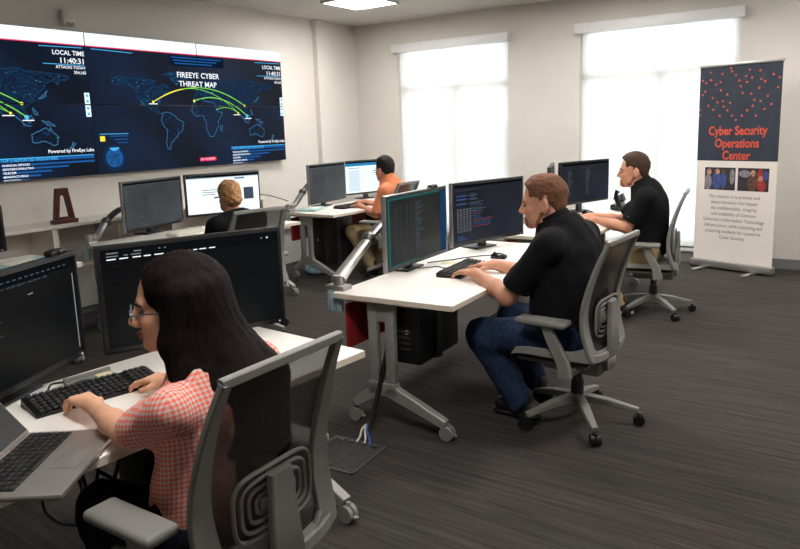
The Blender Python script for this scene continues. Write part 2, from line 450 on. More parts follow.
# ceiling light troffers
def troffer(x, y, label):
    t = thing('ceiling_light', label, 'ceiling light', (x, y, ZC), 0, 'recessed ceiling lights')
    f = MB()
    for a, b in (((-.30, -.31), (.30, -.285)), ((-.30, .285), (.30, .31)), ((-.30, -.31), (-.275, .31)), ((.275, -.31), (.30, .31))):
        f.b2((a[0], a[1], -.025), (b[0], b[1], -.001))
    f.build('light_frame', M['frame'], t, smooth=False)
    MB().b2((-.28, -.29, -.014), (.28, .29, -.002)).build('diffuser', M['panel_light'], t, smooth=False)
    return t
M['panel_light'] = emat('light_diffuser', (255, 251, 246), 40.0, .02)
troffer(-4.74, 6.30, 'square recessed light panel in the ceiling near the window corner')
for x, y in ((-2.3, 6.3), (.1, 6.3), (-2.3, 3.9), (0.1, 3.9), (-1.0, 1.1)):  # unseen panels, added to brighten the room and the foreground
    troffer(x, y, 'square light panel added out of view in the tiled ceiling overhead')

# small wall device
t = thing('wall_sensor', 'small beige wall sensor box high above the video wall', 'sensor', (XL, 3.645, 2.475))
MB().box((.03, 0, .06), (.06, .115, .13), .012).build('housing', mat('beige_plastic', (222, 216, 206), .5, var=.02), t)
MB().box((.062, 0, .085), (.006, .08, .05), .003).build('upper_lens', M['wall'], t)
MB().box((.055, 0, .012), (.03, .075, .022), .006).build('lower_lens', M['grey_metal'], t)

# ------------------------------------------------------------------ video wall
VX = XL+.08
PY = [2.5075, 3.745, 4.9825, 6.22]; PZ = [1.172, 1.798, 2.424]
MAPS = {
 'na': [(-166,66),(-156,71),(-130,70),(-115,68),(-95,68),(-85,66),(-94,60),(-88,57),(-82,55),(-79,52),(-77,60),(-70,61),(-64,58),(-57,53),(-60,47),(-67,45),(-70,42),(-75,38),(-78,34),(-81,30),(-80,26),(-83,29),(-90,30),(-97,26),(-96,19),(-90,21),(-87,20),(-88,16),(-83,14),(-82,9),(-79,9),(-84,9),(-92,14),(-100,17),(-106,22),(-112,29),(-117,33),(-122,37),(-124,43),(-124,48),(-132,55),(-142,60),(-152,59),(-160,57),(-165,61),(-166,66)],
 'baja': [(-117,32),(-113,27),(-110,23)],
 'gl': [(-72,78),(-55,82),(-30,83),(-20,76),(-24,70),(-40,65),(-45,60),(-53,66),(-58,75),(-72,78)],
 'sa': [(-79,9),(-72,12),(-62,10),(-52,5),(-50,0),(-42,-3),(-35,-6),(-38,-13),(-40,-21),(-48,-26),(-54,-34),(-58,-38),(-64,-42),(-67,-48),(-68,-54),(-73,-51),(-74,-42),(-72,-32),(-70,-20),(-77,-13),(-81,-5),(-79,2),(-77,7),(-79,9)],
 'af': [(-6,35),(3,37),(10,37),(11,33),(20,31),(31,31),(34,27),(38,19),(43,12),(51,11),(46,3),(40,-4),(40,-14),(35,-20),(32,-28),(26,-34),(19,-34),(15,-27),(12,-17),(13,-8),(9,0),(9,4),(4,6),(-8,4),(-13,9),(-17,14),(-16,21),(-10,29),(-6,35)],
 'mad': [(44,-16),(50,-14),(47,-24),(44,-22),(44,-16)],
 'eu': [(-9,37),(-9,43),(-2,43),(-4,48),(2,51),(8,54),(9,57),(12,56),(20,55),(24,59),(22,63),(24,66),(17,62),(16,57),(11,59),(5,60),(12,66),(20,70),(30,70),(42,66),(45,68),(60,69),(70,73),(85,74),(105,77),(115,73),(135,72),(150,71),(170,69),(179,66),(172,60),(163,61),(160,53),(156,58),(150,59),(140,54),(140,48),(132,43),(128,38),(126,35),(122,40),(119,38),(122,31),(119,25),(110,20),(107,16),(109,11),(105,9),(101,13),(103,2),(99,9),(97,17),(92,21),(87,21),(80,15),(78,8),(74,16),(71,21),(66,25),(57,26),(50,29),(56,24),(59,22),(53,16),(44,12),(40,21),(34,28),(35,36),(27,37),(23,40),(20,40),(14,45),(18,40),(13,38),(8,44),(3,42),(-1,37),(-9,37)],
 'uk': [(-5,50),(1,52),(-3,58),(-6,56),(-3,53),(-5,50)],
 'jp': [(130,32),(136,34),(141,37),(141,42),(144,44),(140,40),(136,37),(130,32)],
 'born': [(109,1),(114,-4),(118,2),(116,7),(109,1)], 'sum': [(95,5),(104,-4),(106,-6),(100,1),(95,5)],
 'java': [(105,-7),(115,-9)], 'ng': [(131,-1),(141,-3),(150,-10),(139,-8),(131,-1)], 'ph': [(120,18),(124,12),(126,7),(122,8),(120,18)],
 'au': [(114,-22),(122,-18),(129,-15),(136,-12),(141,-17),(142,-11),(146,-19),(153,-26),(150,-37),(144,-39),(138,-35),(131,-32),(123,-34),(115,-34),(114,-22)],
 'nz': [(173,-35),(178,-38),(172,-44),(167,-46),(173,-40),(173,-35)],
}
def build_wall_picture():
    """flat layers of the map display in wall coordinates (y right, z up); returns a list of (bmesh, material)"""
    L = {}
    def bm(k):
        if k not in L: L[k] = MB()
        return L[k]
    DX = {'map_dim': .001, 'map_glow': .0015, 'map_line': .002, 'bar_blue': .002, 'head_blue': .0024, 'arc_green': .003, 'arc_yellow': .0032, 'scr_white': .002, 'txt_white': .0035, 'pink_button': .003, 'txt_grey': .003, 'black': .001, 'navy': .0008}
    def rect(k, y0, z0, y1, z1, dx=0):
        x = DX[k]+dx; bm(k).quad((x, y0, z0), (x, y1, z0), (x, y1, z1), (x, y0, z1))
    def line(k, pts, w):
        x = DX[k]
        for (a, b), (c, d) in zip(pts, pts[1:]):
            l = math.hypot(c-a, d-b)
            if l < 1e-5: continue
            ny, nz = -(d-b)/l*w/2, (c-a)/l*w/2; ey, ez = (c-a)/l*w*.3, (d-b)/l*w*.3
            bm(k).quad((x, a-ny-ey, b-nz-ez), (x, c-ny+ey, d-nz+ez), (x, c+ny+ey, d+nz+ez), (x, a+ny-ey, b+nz-ez))
    def disc(k, y, z, r, n=18, a0=0, dx=0):
        x = DX[k]+dx; f = bm(k).bm; f.faces.new([f.verts.new((x, y+r*math.cos(2*PI*i/n), z+r*math.sin(2*PI*i/n))) for i in range(n)])
    def text(k, s, size, y, z, al='LEFT', xs=1.):
        add_text(bm(k), s, size, (DX[k], y, z), (0, 1, 0), (0, 0, 1), al, xs)
    rnd = random.Random(3)
    for off in (0., -2.475):
        P = lambda lo, la: (4.968+.0060*lo+off, 1.665+.0055*la)
        rect('scr_white', 3.745+off, 2.31, 6.22+off, 2.424)
        rect('pink_button', 3.745+off, 2.302, 6.22+off, 2.311)
        for k, pl in MAPS.items():
            q = [P(*p) for p in pl]
            j = []
            for (a, b), (c, d) in zip(q, q[1:]):
                n = max(1, int(math.hypot(c-a, d-b)/.02))
                for i in range(n):
                    t = i/n; j.append((a+(c-a)*t+rnd.uniform(-.004, .004), b+(d-b)*t+rnd.uniform(-.004, .004)))
            j.append(q[-1])
            soft = k in ('na', 'gl', 'eu', 'uk')
            line('map_dim' if soft else 'map_glow', j, .012); line('map_glow' if soft else 'map_line', j, .003)
            # scattered light inside the land
            ys = [p[0] for p in q]; zs = [p[1] for p in q]
            inside = lambda y, z: sum(((b > z) != (d > z)) and (y < (c-a)*(z-b)/(d-b)+a) for (a, b), (c, d) in zip(q, q[1:])) % 2
            dens = {'na': 800, 'eu': 1500, 'gl': 260, 'sa': 120, 'af': 120}.get(k, 50)
            for _ in range(dens):
                y, z = rnd.uniform(min(ys), max(ys)), rnd.uniform(min(zs), max(zs))
                if inside(y, z):
                    r_ = rnd.uniform(.006, .02)
                    rect('map_dim', y-r_, z-r_*.4, y+r_, z+r_*.4, rnd.uniform(0, .0003))
                    if rnd.random() < (.4 if k in ('na', 'gl') or (k == 'eu' and y < 5.2+off) else .15): rect('map_line' if rnd.random() < .12 else 'map_glow', y-r_*.55, z-.003, y+r_*.55, z+.003)
        def arc(k, a, b, h, w=.009):
            n = 26; pts = []
            for i in range(n+1):
                t = i/n; pts.append((a[0]+(b[0]-a[0])*t, a[1]+(b[1]-a[1])*t+h*4*t*(1-t)))
            line(k, pts[:n//3+1], w); line('arc_green' if k == 'arc_yellow' else k, pts[n//3:], w)
        A = lambda y, z: (y+off, z)
        arc('arc_yellow', A(4.406, 1.828), A(5.60, 1.80), .165); arc('arc_yellow', A(4.41, 1.828), A(5.50, 1.722), .19, .006)
        arc('arc_green', A(4.905, 1.844), A(5.629, 1.689), .10); arc('arc_green', A(5.189, 1.754), A(5.50, 1.722), .04, .006)
        for p in (A(4.406, 1.828), A(4.905, 1.844), A(5.60, 1.80)): disc('arc_yellow', *p, .014)
        disc('arc_yellow', *A(5.50, 1.722), .012); disc('head_blue', *A(5.629, 1.689), .02)
        for p in (A(4.406, 1.812), A(5.64, 1.665), A(5.48, 1.705)): rect('txt_white', p[0]-.05, p[1]-.006, p[0]+.05, p[1]+.002)
        text('txt_white', 'FIREEYE CYBER', .076, *A(4.985, 2.098), 'CENTER', 1.08); text('txt_white', 'THREAT MAP', .076, *A(4.975, 2.010), 'CENTER', 1.08)
        for i in range(3): rect('bar_blue', 4.66+off+.02*i, 2.262-.028*i, 5.30+off-.06*i, 2.274-.028*i)
        rect('navy', 4.64+off, 2.19, 5.34+off, 2.285)
        line('head_blue', [A(5.80, 2.278), A(6.19, 2.285)], .006); line('head_blue', [A(3.80, 2.285), A(4.22, 2.275)], .006); line('head_blue', [A(5.82, 2.135), A(6.19, 2.135)], .006)
        text('txt_white', 'LOCAL TIME', .054, *A(6.205, 2.232), 'RIGHT', .98)
        text('txt_white', '11:40:31', .066, *A(6.205, 2.166), 'RIGHT', 1.06)
        text('txt_white', 'ATTACKS TODAY', .034, *A(6.205, 2.112), 'RIGHT'); text('txt_white', '354,165', .036, *A(6.205, 2.070), 'RIGHT')
        rect('scr_white', 6.165+off, 1.80, 6.215+off, 1.90); rect('scr_white', 6.165+off, 1.69, 6.215+off, 1.79)
        for z in (1.875, 1.825, 1.765, 1.715): rect('head_blue', 6.178+off, z-.012, 6.203+off, z+.012)
        disc('map_dim', *A(3.93, 1.315), .12, 32); disc('bar_blue', *A(3.93, 1.315), .088, 32, dx=-.0005)
        for q in range(26):
            a = rnd.uniform(0, 6.28); r_ = rnd.uniform(0, .075); rect('map_glow', 3.93+off+r_*math.cos(a)-.014, 1.315+r_*math.sin(a)-.005, 3.93+off+r_*math.cos(a)+.014, 1.315+r_*math.sin(a)+.005, .0012)
        rect('head_blue', 3.89+off, 1.392, 3.985+off, 1.408); rect('head_blue', 3.91+off, 1.38, 3.96+off, 1.394)
        rect('arc_yellow', 3.80+off, 1.468, 3.85+off, 1.515); rect('head_blue', 3.80+off, 1.530, 4.10+off, 1.536)
        for i in range(3): rect('bar_blue', 3.90+off+.04*i, 1.508-.03*i, 4.09+off, 1.516-.03*i)
        text('txt_white', 'Powered by FireEye Labs', .042, *A(6.205, 1.398), 'RIGHT')
        rect('head_blue', 5.36+off, 1.352, 6.20+off, 1.358); rect('bar_blue', 5.36+off, 1.325, 6.20+off, 1.352)
        text('head_blue', 'TOP 5 REPORTED INDUSTRIES', .036, *A(5.37, 1.340))
        for i, (w1, w2) in enumerate(((.83, .28), (.58, .30), (.42, .13), (.32, .25), (.22, .17))):
            z = 1.300-.031*i
            rect('bar_blue', 5.37+off, z-.008, 5.37+off+w1, z+.008)
        for i, s in enumerate(('FINANCIAL SERVICES', 'SERVICES/CONSULTING', 'TELECOM', 'MANUFACTURING', 'EDUCATION')):
            text('txt_white', s, .024, *A(5.38, 1.300-.031*i))
        rect('pink_button', 4.92+off, 1.225, 5.14+off, 1.265); text('txt_white', 'ENTER FULLSCREEN', .02, *A(5.03, 1.245), 'CENTER')
    return L
M['navy'] = emat('picture_navy', (12, 26, 48), .8)
M['vw_screen'] = screen_mat('video_wall_screen', (6, 10, 18), (14, 30, 56), .9, .6, 1.3)
M['vw_screen'].node_tree.nodes['Principled BSDF'].inputs['Specular IOR Level'].default_value = .08
layers = build_wall_picture()
lay_keys = [k for k in layers if k != 'black']
for ci in range(3):
    for ri in range(2):
        y0, y1, z0, z1 = PY[ci], PY[ci+1], PZ[ri], PZ[ri+1]
        lab = [['lower left video wall screen with the bar list cut by the photo edge', 'lower middle video wall screen with the small globe and south america', 'lower right video wall screen with africa and the pink button'],
               ['upper left video wall screen with the larger local time readout', 'upper middle video wall screen with north america and the start of the map title', 'upper right video wall screen with asia and the smaller local time readout']][ri][ci]
        t = thing('video_wall_screen', lab, 'screen', (VX, (y0+y1)/2, (z0+z1)/2), 0, 'tiled screens of the video wall')
        g = .004
        MB().box((-.042, 0, 0), (.076, y1-y0-.002, z1-z0-.002), .003).build('housing', M['black'], t)
        pz1 = (z1-z0)/2-g
        MB().b2((-.004, -(y1-y0)/2+g, -(z1-z0)/2+g), (.0, (y1-y0)/2-g, pz1)).build('display_panel', M['vw_screen'], t, smooth=False)
        bmx = bmesh.new(); mats_ = []
        for k in lay_keys:
            tmp = layers[k].bm.copy()
            for co, no in (((0, y0+g, 0), (0, -1, 0)), ((0, y1-g, 0), (0, 1, 0)), ((0, 0, z0+g), (0, 0, -1)), ((0, 0, z1-g), (0, 0, 1))):
                bmesh.ops.bisect_plane(tmp, geom=tmp.verts[:]+tmp.edges[:]+tmp.faces[:], plane_co=co, plane_no=no, clear_outer=True)
            if len(tmp.faces):
                for f in tmp.faces: f.material_index = len(mats_)
                mats_.append(M[k]); me = bpy.data.meshes.new('tmp'); tmp.to_mesh(me); bmx.from_mesh(me); bpy.data.meshes.remove(me)
            tmp.free()
        bmesh.ops.translate(bmx, vec=(0, -(y0+y1)/2, -(z0+z1)/2), verts=bmx.verts)
        me = bpy.data.meshes.new('screen_picture'); bmx.to_mesh(me); bmx.free()
        link_mesh('screen_picture', me, mats_, t, smooth=False)
for k in layers: layers[k].bm.free()

# ------------------------------------------------------------------ shelving along the left wall
def credenza(y0, y1, label):
    t = thing('shelf_unit', label, 'shelf unit', (XL, (y0+y1)/2, 0), 0, 'white shelf units along the video wall')
    d, h, w = .38, .80, y1-y0; a, b = -w/2, w/2
    MB().b2((0, a, h-.028), (d+.01, b, h), .002).build('top', M['shelf'], t, smooth=False)
    MB().b2((0, a, .05), (.015, b, h-.028)).build('back_panel', M['shelf'], t, smooth=False)
    for y in (a, -.0125, b-.025):
        MB().b2((.015, y, .44), (d-.005, y+.025, h-.028)).build('divider', M['shelf'], t, smooth=False)
    MB().b2((.015, a, .415), (d, b, .44)).build('shelf_board', M['shelf'], t, smooth=False)
    for y in (a+.004, .004):
        MB().b2((d-.02, y, .07), (d, y+w/2-.008, .412), .002).build('door', M['shelf_door'], t, smooth=False)
    MB().b2((.015, a, 0), (d-.05, b, .07)).build('plinth', M['base'], t, smooth=False)
    for y in (a, b-.02): MB().b2((.015, y, .07), (d-.02, y+.02, .415)).build('side_panel', M['shelf'], t, smooth=False)
M['shelf_door'] = mat('shelf_door_pale', (204, 206, 200), .5, var=.02)
credenza(1.95, 3.12, 'white open shelf unit left of the dark red letter award')
credenza(3.12, 4.30, 'white open shelf unit under the dark red letter award')
credenza(4.30, 5.52, 'white open shelf unit behind the blonde woman, at the end of the run')
t = thing('low_bench', 'low white bench against the left wall behind the far desk leg', 'bench', (XL, 6.25, 0))
MB().b2((.005, -.70, .40), (.40, .64, .45), .003).build('bench_top', M['shelf'], t, smooth=False)
MB().b2((.02, -.68, 0), (.38, .62, .40)).build('bench_body', M['shelf_door'], t, smooth=False)
# dark red letter-A award
t = thing('letter_award', 'dark red letter a shaped award standing on the white shelf', 'award', (-5.66, 3.25, .80))
def a_frame(mb, half_b, half_t, h, hole_b, hole_t, hb0, hb1, x0, x1):
    O = [(-half_b, 0), (half_b, 0), (half_t, h), (-half_t, h)]; I = [(-hole_b, hb0), (hole_b, hb0), (hole_t, hb1), (-hole_t, hb1)]
    b = bmesh.new()
    vo = [[b.verts.new((x, p[0], p[1])) for p in O] for x in (x0, x1)]; vi = [[b.verts.new((x, p[0], p[1])) for p in I] for x in (x0, x1)]
    for i in range(4):
        j = (i+1) % 4
        for s in (0, 1): b.faces.new((vo[s][i], vo[s][j], vi[s][j], vi[s][i]))
        b.faces.new((vo[0][i], vo[0][j], vo[1][j], vo[1][i])); b.faces.new((vi[0][i], vi[0][j], vi[1][j], vi[1][i]))
    bmesh.ops.recalc_face_normals(b, faces=b.faces[:]); mb._merge(b)
mb = MB(); a_frame(mb, .095, .05, .295, .05, .022, .055, .235, -.02, .02); mb.build('letter_body', M['maroon'], t, smooth=False)
MB().box((0, 0, .0175), (.07, .215, .035), .004).build('award_base', M['maroon'], t)
t = thing('paper_cup', 'small white cup with pale blue band on the shelf end', 'cup', (-5.68, 5.36, .80))
MB().cyl((0, 0, 0), (0, 0, .11), .03, .04).build('cup_body', M['paper'], t)
MB().cyl((0, 0, .04), (0, 0, .08), .0345, .0385).build('cup_sleeve', M['teal'], t)

# ------------------------------------------------------------------ banner stand
bx0, bx1 = Vector((-1.525, 7.58, 0)), Vector((-.775, 7.33, 0))
c = (bx0+bx1)/2; e = (bx1-bx0); BW = e.length
t = thing('banner_stand', 'tall roll-up banner reading cyber security operations center beside the window', 'banner', (c.x, c.y, 0), math.atan2(e.y, e.x))
BT = 2.0
M['navy_print'] = mat('banner_navy', (38, 46, 60), .7, var=.12, scale=9); M['banner_white'] = mat('banner_white', (222, 214, 206), .7, var=.015, scale=4)
M['orange_print'] = mat('banner_orange', (204, 78, 54), .7, var=.02); M['grey_print'] = mat('banner_grey_text', (112, 110, 110), .7)
M['line_print'] = mat('banner_pale_line', (66, 74, 88), .7)
MB().box((0, 0, .055), (BW+.03, .09, .07), .012).build('base', M['silver'], t)
for x in (-BW*.33, BW*.30):
    MB().box((x, -.10, .012), (.055, .26, .02), .006).build('foot', M['silver'], t)
MB().cyl((0, .03, .08), (0, .03, BT), .009).build('support_pole', M['silver'], t)
MB().box((0, .0, BT), (BW+.01, .03, .025), .005).build('top_rail', M['silver'], t)
MB().b2((-BW/2, -.003, .085), (BW/2, 0, BT-.01)).build('banner_sheet', M['banner_white'], t, smooth=False)
mb = MB(); mb.b2((-BW/2, -.0045, 1.085), (BW/2, -.003, BT-.012)); mb.build('navy_header', M['navy_print'], t, smooth=False)
mb = MB(); rnd = random.Random(11)
DOTS = [(92,50),(190,30),(150,58),(55,92),(95,88),(72,104),(122,112),(142,100),(215,66),(195,46),(278,40),(326,46),(262,72),(290,80),(385,66),(412,82),(232,94),(268,102),(332,88),(350,100),(240,122),(145,142),(178,164),(68,148),(56,166),(325,132),(408,130),(250,157),(290,160),(107,182),(365,172),(305,192),(158,198),(132,206),(193,207),(334,197),(300,221),(383,212),(87,222),(163,226),(112,243),(45,244),(275,244),(354,236),(182,246),(45,274),(145,273),(205,272),(252,271),(224,294),(316,270)]
for (px, py) in DOTS:
    u = (px-40)/(425-40); u = -BW/2+BW*u; v = BT-.02-(py-30+ (px-40)*.055)/490*.90
    b = bmesh.new(); bmesh.ops.create_circle(b, cap_ends=True, segments=10, radius=.0105)
    mb._merge(b, Matrix.Translation((u, -.0058, v)) @ Matrix.Rotation(PI/2, 4, 'X'))
mb.build('orange_dots', M['orange_print'], t, smooth=False)
mb = MB()
for i in range(26):
    u = rnd.uniform(-BW/2+.05, BW/2-.16); v = rnd.uniform(1.5, BT-.06); l = rnd.uniform(.05, .14)
    if rnd.random() < .5: mb.b2((u, -.0052, v), (u+l, -.0047, v+.002))
    else: mb.b2((u, -.0052, v-l), (u+.002, -.0047, v))
mb.build('circuit_lines', M['line_print'], t, smooth=False)
mb = MB()
for s, z, sz in (('Cyber Security', 1.372, .118), ('Operations', 1.252, .118), ('Center', 1.135, .118)):
    add_text(mb, s, sz, (0, -.0056, z), (1, 0, 0), (0, 0, 1), 'CENTER', .80, 1., .022)
mb.build('title_lettering', M['orange_print'], t, smooth=False)
mb = MB()
for i, s in enumerate(('Our mission is to prevent and', 'detect breaches that impact', 'the confidentiality, integrity', 'and availability of Clemson', "University's Information Technology", 'infrastructure, while educating and', 'preparing students for careers in', 'Cyber Security.')):
    add_text(mb, s, .046, (0, -.0042, .735-.058*i), (1, 0, 0), (0, 0, 1), 'CENTER', .90, 1., .008)
mb.build('mission_lettering', M['grey_print'], t, smooth=False)
pal = [mat('print_%s' % n, c_, .7, var=.3, scale=40) for n, c_ in (('dark', (44, 40, 46)), ('blue', (58, 74, 128)), ('skin', (176, 128, 104)), ('white', (128, 122, 124)), ('red', (150, 44, 38)), ('brown', (86, 60, 48)))]
for k, (u0, u1) in enumerate(((-.305, .005), (.03, .325))):
    mb = MB(); mb.mi = 0; v0, v1 = .80, 1.02; mb.b2((u0, -.0045, v0), (u1, -.003, v1)); rr = random.Random(5+k)
    W_ = u1-u0
    shapes = ([(.12, .35, .13, .6, 3), (.14, .80, .08, .14, 2), (.40, .40, .14, .42, 1), (.42, .82, .08, .12, 2), (.62, .45, .10, .40, 1), (.62, .82, .06, .10, 5), (.82, .40, .10, .5, 0), (.9, .6, .08, .35, 3)] if k == 0 else
              [(.22, .75, .2, .16, 3), (.16, .3, .15, .3, 0), (.48, .35, .16, .4, 5), (.50, .78, .08, .14, 2), (.72, .55, .10, .5, 4), (.78, .25, .14, .28, 4), (.74, .55, .07, .12, 2), (.90, .7, .09, .2, 1)])
    for n_, (a, b_, ra, rb, mi) in enumerate(shapes):
        mb.mi = mi; b = bmesh.new(); bmesh.ops.create_circle(b, cap_ends=True, segments=14, radius=1)
        cx_, cz_ = u0+W_*a, v0+(v1-v0)*b_
        rx, rz = min(W_*ra, cx_-u0, u1-cx_), min((v1-v0)*rb, cz_-v0, v1-cz_)
        mb._merge(b, Matrix.Translation((cx_, -.0050-.0002*n_, cz_)) @ Matrix.Rotation(PI/2, 4, 'X') @ Matrix.Diagonal((rx, rz, 1, 1)))
    mb.build('printed_photo', pal, t, smooth=False)
# ------------------------------------------------------------------ desks
DZ = .69
def desk(x, y, th, Lg, label, panel=True, depth=.68):
    t = thing('desk', label, 'desk', (x, y, 0), R(th), 'white rolling desks')
    h, d = Lg/2, depth/2
    mb = MB(); mb.box((0, 0, DZ-.014), (depth, Lg, .028), .003); mb.build('desktop', M['white'], t)
    mb = MB()
    for a, b in (((-d, -h), (d, -h+.002)), ((-d, h-.002), (d, h)), ((d-.002, -h), (d, h)), ((-d, -h), (-d+.002, h))):
        mb.b2((a[0]-.0008, a[1]-.0008, DZ-.026), (b[0]+.0008, b[1]+.0008, DZ-.003))
    mb.build('edge_band', M['white_edge'], t, smooth=False)
    for s in (-1, 1):
        yy = s*(h-.058)
        mb = MB()
        for xx in (-.135, -.035):
            mb.box((xx, yy, .42), (.052, .035, .50), .005)
        mb.box((-.07, yy, .655), (.42, .05, .02), .004)
        mb.box((-.085, yy, .60), (.16, .03, .09), .004)
        mb.bar([(-.165, yy, .205), (-.085, yy, .205), (-.005, yy, .205)], .022, .035, (0, 1, 0))
        mb.bar([(-.11, yy, .205), (-.20, yy, .145), (-.262, yy, .100)], .022, [.035, .028, .022], (0, 1, 0))
        mb.bar([(-.06, yy, .205), (.12, yy, .135), (.262, yy, .078)], .022, [.035, .028, .022], (0, 1, 0))
        lg = mb.build('leg', M['grey_metal'], t)
        for xx in (-.265, .268):
            cb = MB()
            for q in (-.013, .013): cb.cyl((xx, yy+q-.009, .036), (xx, yy+q+.009, .036), .035, n=20)
            cb.box((xx, yy, .062), (.03, .016, .045), .004)
            cb.box((xx+.04, yy, .03), (.022, .02, .008), .003)
            cb.build('caster', M['chair'], lg)
    mb = MB(); mb.box((-.02, 0, .64), (.05, Lg-.26, .035), .004); mb.box((-d+.14, 0, .63), (.16, Lg-.5, .05), .006)
    mb.build('cable_tray', M['dark'], t)
    if panel:
        MB().box((-d+.03, 0, .50), (.018, Lg-.14, .24), .004).build('modesty_panel', M['red'], t)
    return t
desk(-1.935, 1.16, -4, 1.70, 'white desk with the foreground laptop and long-haired woman')
desk(-1.955, 3.555, 3, 1.76, 'white desk where the stocky man in black types, red panel under it')
desk(-2.05, 5.60, 1, 1.74, 'white desk nearest the right window, with the desk phone')
desk(-4.70, 1.72, -2, 1.74, 'white desk at the left photo edge behind the foreground monitors')
desk(-4.71, 3.88, -2, 1.72, 'white desk of the blonde woman under the video wall')
desk(-4.66, 6.10, -2, 1.76, 'white desk of the man in the orange shirt')

# ------------------------------------------------------------------ monitors
def monitor(l, r, z0, z1, scr, label, draw=None, edge='black', cam=None, stand='post'):
    l, r = Vector((*l, 0)), Vector((*r, 0)); e = (r-l); w = e.length; e.normalize(); n = Vector((e.y, -e.x, 0)); c = (l+r)/2
    t = thing('monitor', label, 'monitor', (c.x, c.y, DZ), math.atan2(n.y, n.x), 'flat desk monitors')
    h = z1-z0; zz = z0-DZ
    mb = MB(); mb.box((-.016, 0, zz+h/2), (.030, w, h), .006); mb.box((-.040, 0, zz+h*.45), (.030, w*.55, h*.55), .014)
    mb.build('housing', M['black'], t)
    bz = .016
    if edge != 'black':
        mb = MB()
        for s in (-1, 1): mb.box((-.014, s*(w/2+.001), zz+h/2), (.028, .006, h+.006), .002)
        mb.box((-.014, 0, zz+h+.001), (.028, w+.006, .005), .002)
        mb.build('silver_edge', M['bezel_silver'], t)
    mb = MB(); mb.b2((-.001, -w/2+bz, zz+bz+.006), (.0004, w/2-bz, zz+h-bz)); s = mb.build('screen', scr, t, smooth=False)
    MB().box((.0006, w/2-.03, zz+.011), (.002, .006, .004)).build('power_light', M['led'], t, smooth=False)
    if draw:
        L = {}
        W, H = w-2*bz, h-2*bz-.006; zb = zz+bz+.006
        def rect(k, u0, v0, u1, v1, dx=0.):   # fractions of the lit area, v from the bottom
            if k not in L: L[k] = MB()
            x = .0009+dx
            L[k].quad((x, -W/2+W*u0, zb+H*v0), (x, -W/2+W*u1, zb+H*v0), (x, -W/2+W*u1, zb+H*v1), (x, -W/2+W*u0, zb+H*v1))
        draw(rect)
        bmx = bmesh.new(); mats_ = []
        for k, q in L.items():
            for f in q.bm.faces: f.material_index = len(mats_)
            mats_.append(M[k]); me = bpy.data.meshes.new('tmp'); q.bm.to_mesh(me); bmx.from_mesh(me); bpy.data.meshes.remove(me); q.bm.free()
        me = bpy.data.meshes.new('screen_content'); bmx.to_mesh(me); bmx.free()
        link_mesh('screen_content', me, mats_, s, smooth=False)
    mb = MB(); mb.box((-.075, 0, (zz+h*.45)/2+.005), (.035, .06, zz+h*.45), .008)
    mb.build('stand_neck', M['dark'], t)
    MB().box((-.10, 0, .007), (.15, .20, .012), .005).build('stand_base', M['dark'], t)
    if cam is not None:
        mb = MB(); mb.box((-.012, cam, zz+h+.009), (.035, .085, .022), .010); mb.ball((.006, cam, zz+h+.009), .008)
        mb.box((-.03, cam, zz+h-.005), (.02, .04, .03), .004)
        o = mb.build('webcam', M['black'], None); o.location = t.location; o.rotation_euler = t.rotation_euler
        tag(o, 'black webcam clipped on top of the %s monitor' % ('foreground left' if l.y < 2 else 'monitor with teal edges on the middle'), 'webcam')
        if l.y > 2: o['label'] = 'black webcam clipped on the teal-edged monitor of the middle desk'
    return t
M['scr_dark'] = screen_mat('screen_black', (2, 3, 4), (6, 9, 11), .9, .3)
M['scr_grey'] = screen_mat('screen_grey', (44, 47, 50), (62, 66, 70), .9, .35, 4)
M['scr_code'] = screen_mat('screen_code', (14, 18, 26), (28, 34, 44), .9, .35, 3)
M['scr_teal'] = screen_mat('screen_dim', (14, 18, 19), (34, 38, 38), .9, .35, 3)
M['scr_lit'] = screen_mat('screen_lit', (206, 226, 236), (216, 232, 240), 1.0, .35, 3)
M['teal_lit'] = emat('teal_glow', (30, 92, 90), .75); M['blue_lit'] = emat('blue_glow', (26, 58, 92), .75)
M['tb'] = emat('toolbar_dark', (15, 18, 21), .7)
M['code_grey'] = emat('code_grey', (92, 96, 102), .7)
M['line_soft'] = emat('line_soft', (58, 62, 64), .8)
def d_near_left(rect):
    r = random.Random(1)
    rect('tb', 0, .90, 1, 1)
    for i in range(14): rect('txt_dim', .30+.045*i, .93, .325+.045*i, .942, .0002)
    for i in range(18): rect('txt_dim', .03+.04*i, .875, .05+.04*i+r.uniform(0, .015), .885)
    rect('txt_grey', .955, .05, .965, .83)
    for x in (.34, .58): rect('txt_grey', x, .76, x+.04, .772)
    rect('txt_grey', .16, .67, .20, .685)
    for i in range(16):
        z = .60-.032*i
        rect('txt_cyan' if i < 2 else 'txt_dim', .14, z, .14+r.uniform(.10, .24), z+.010)
def d_near_right(rect):
    r = random.Random(2)
    rect('tb', 0, .88, 1, 1)
    for v, a, b, k in ((.955, .03, .09, 'txt_grey'), (.955, .17, .21, 'txt_grey'), (.955, .30, .31, 'txt_grey'), (.955, .33, .34, 'txt_grey')): rect(k, a, v, b, v+.012, .0002)
    for v in (.925, .895):
        x = .03
        while x < (.62 if v < .9 else .16):
            w_ = r.uniform(.02, .06); rect('txt_white' if v < .9 else 'txt_grey', x, v, x+w_, v+.010, .0002); x += w_+r.uniform(.012, .03)
    rect('txt_red', .415, .905, .425, .92, .0003)
    for i in range(10):
        z = .80-.05*i; rect('tb', .03, z, .03+r.uniform(.08, .2), z+.006)
    rect('txt_white', .925, .93, .935, .945, .0002); rect('txt_grey', .89, .93, .90, .945, .0002)
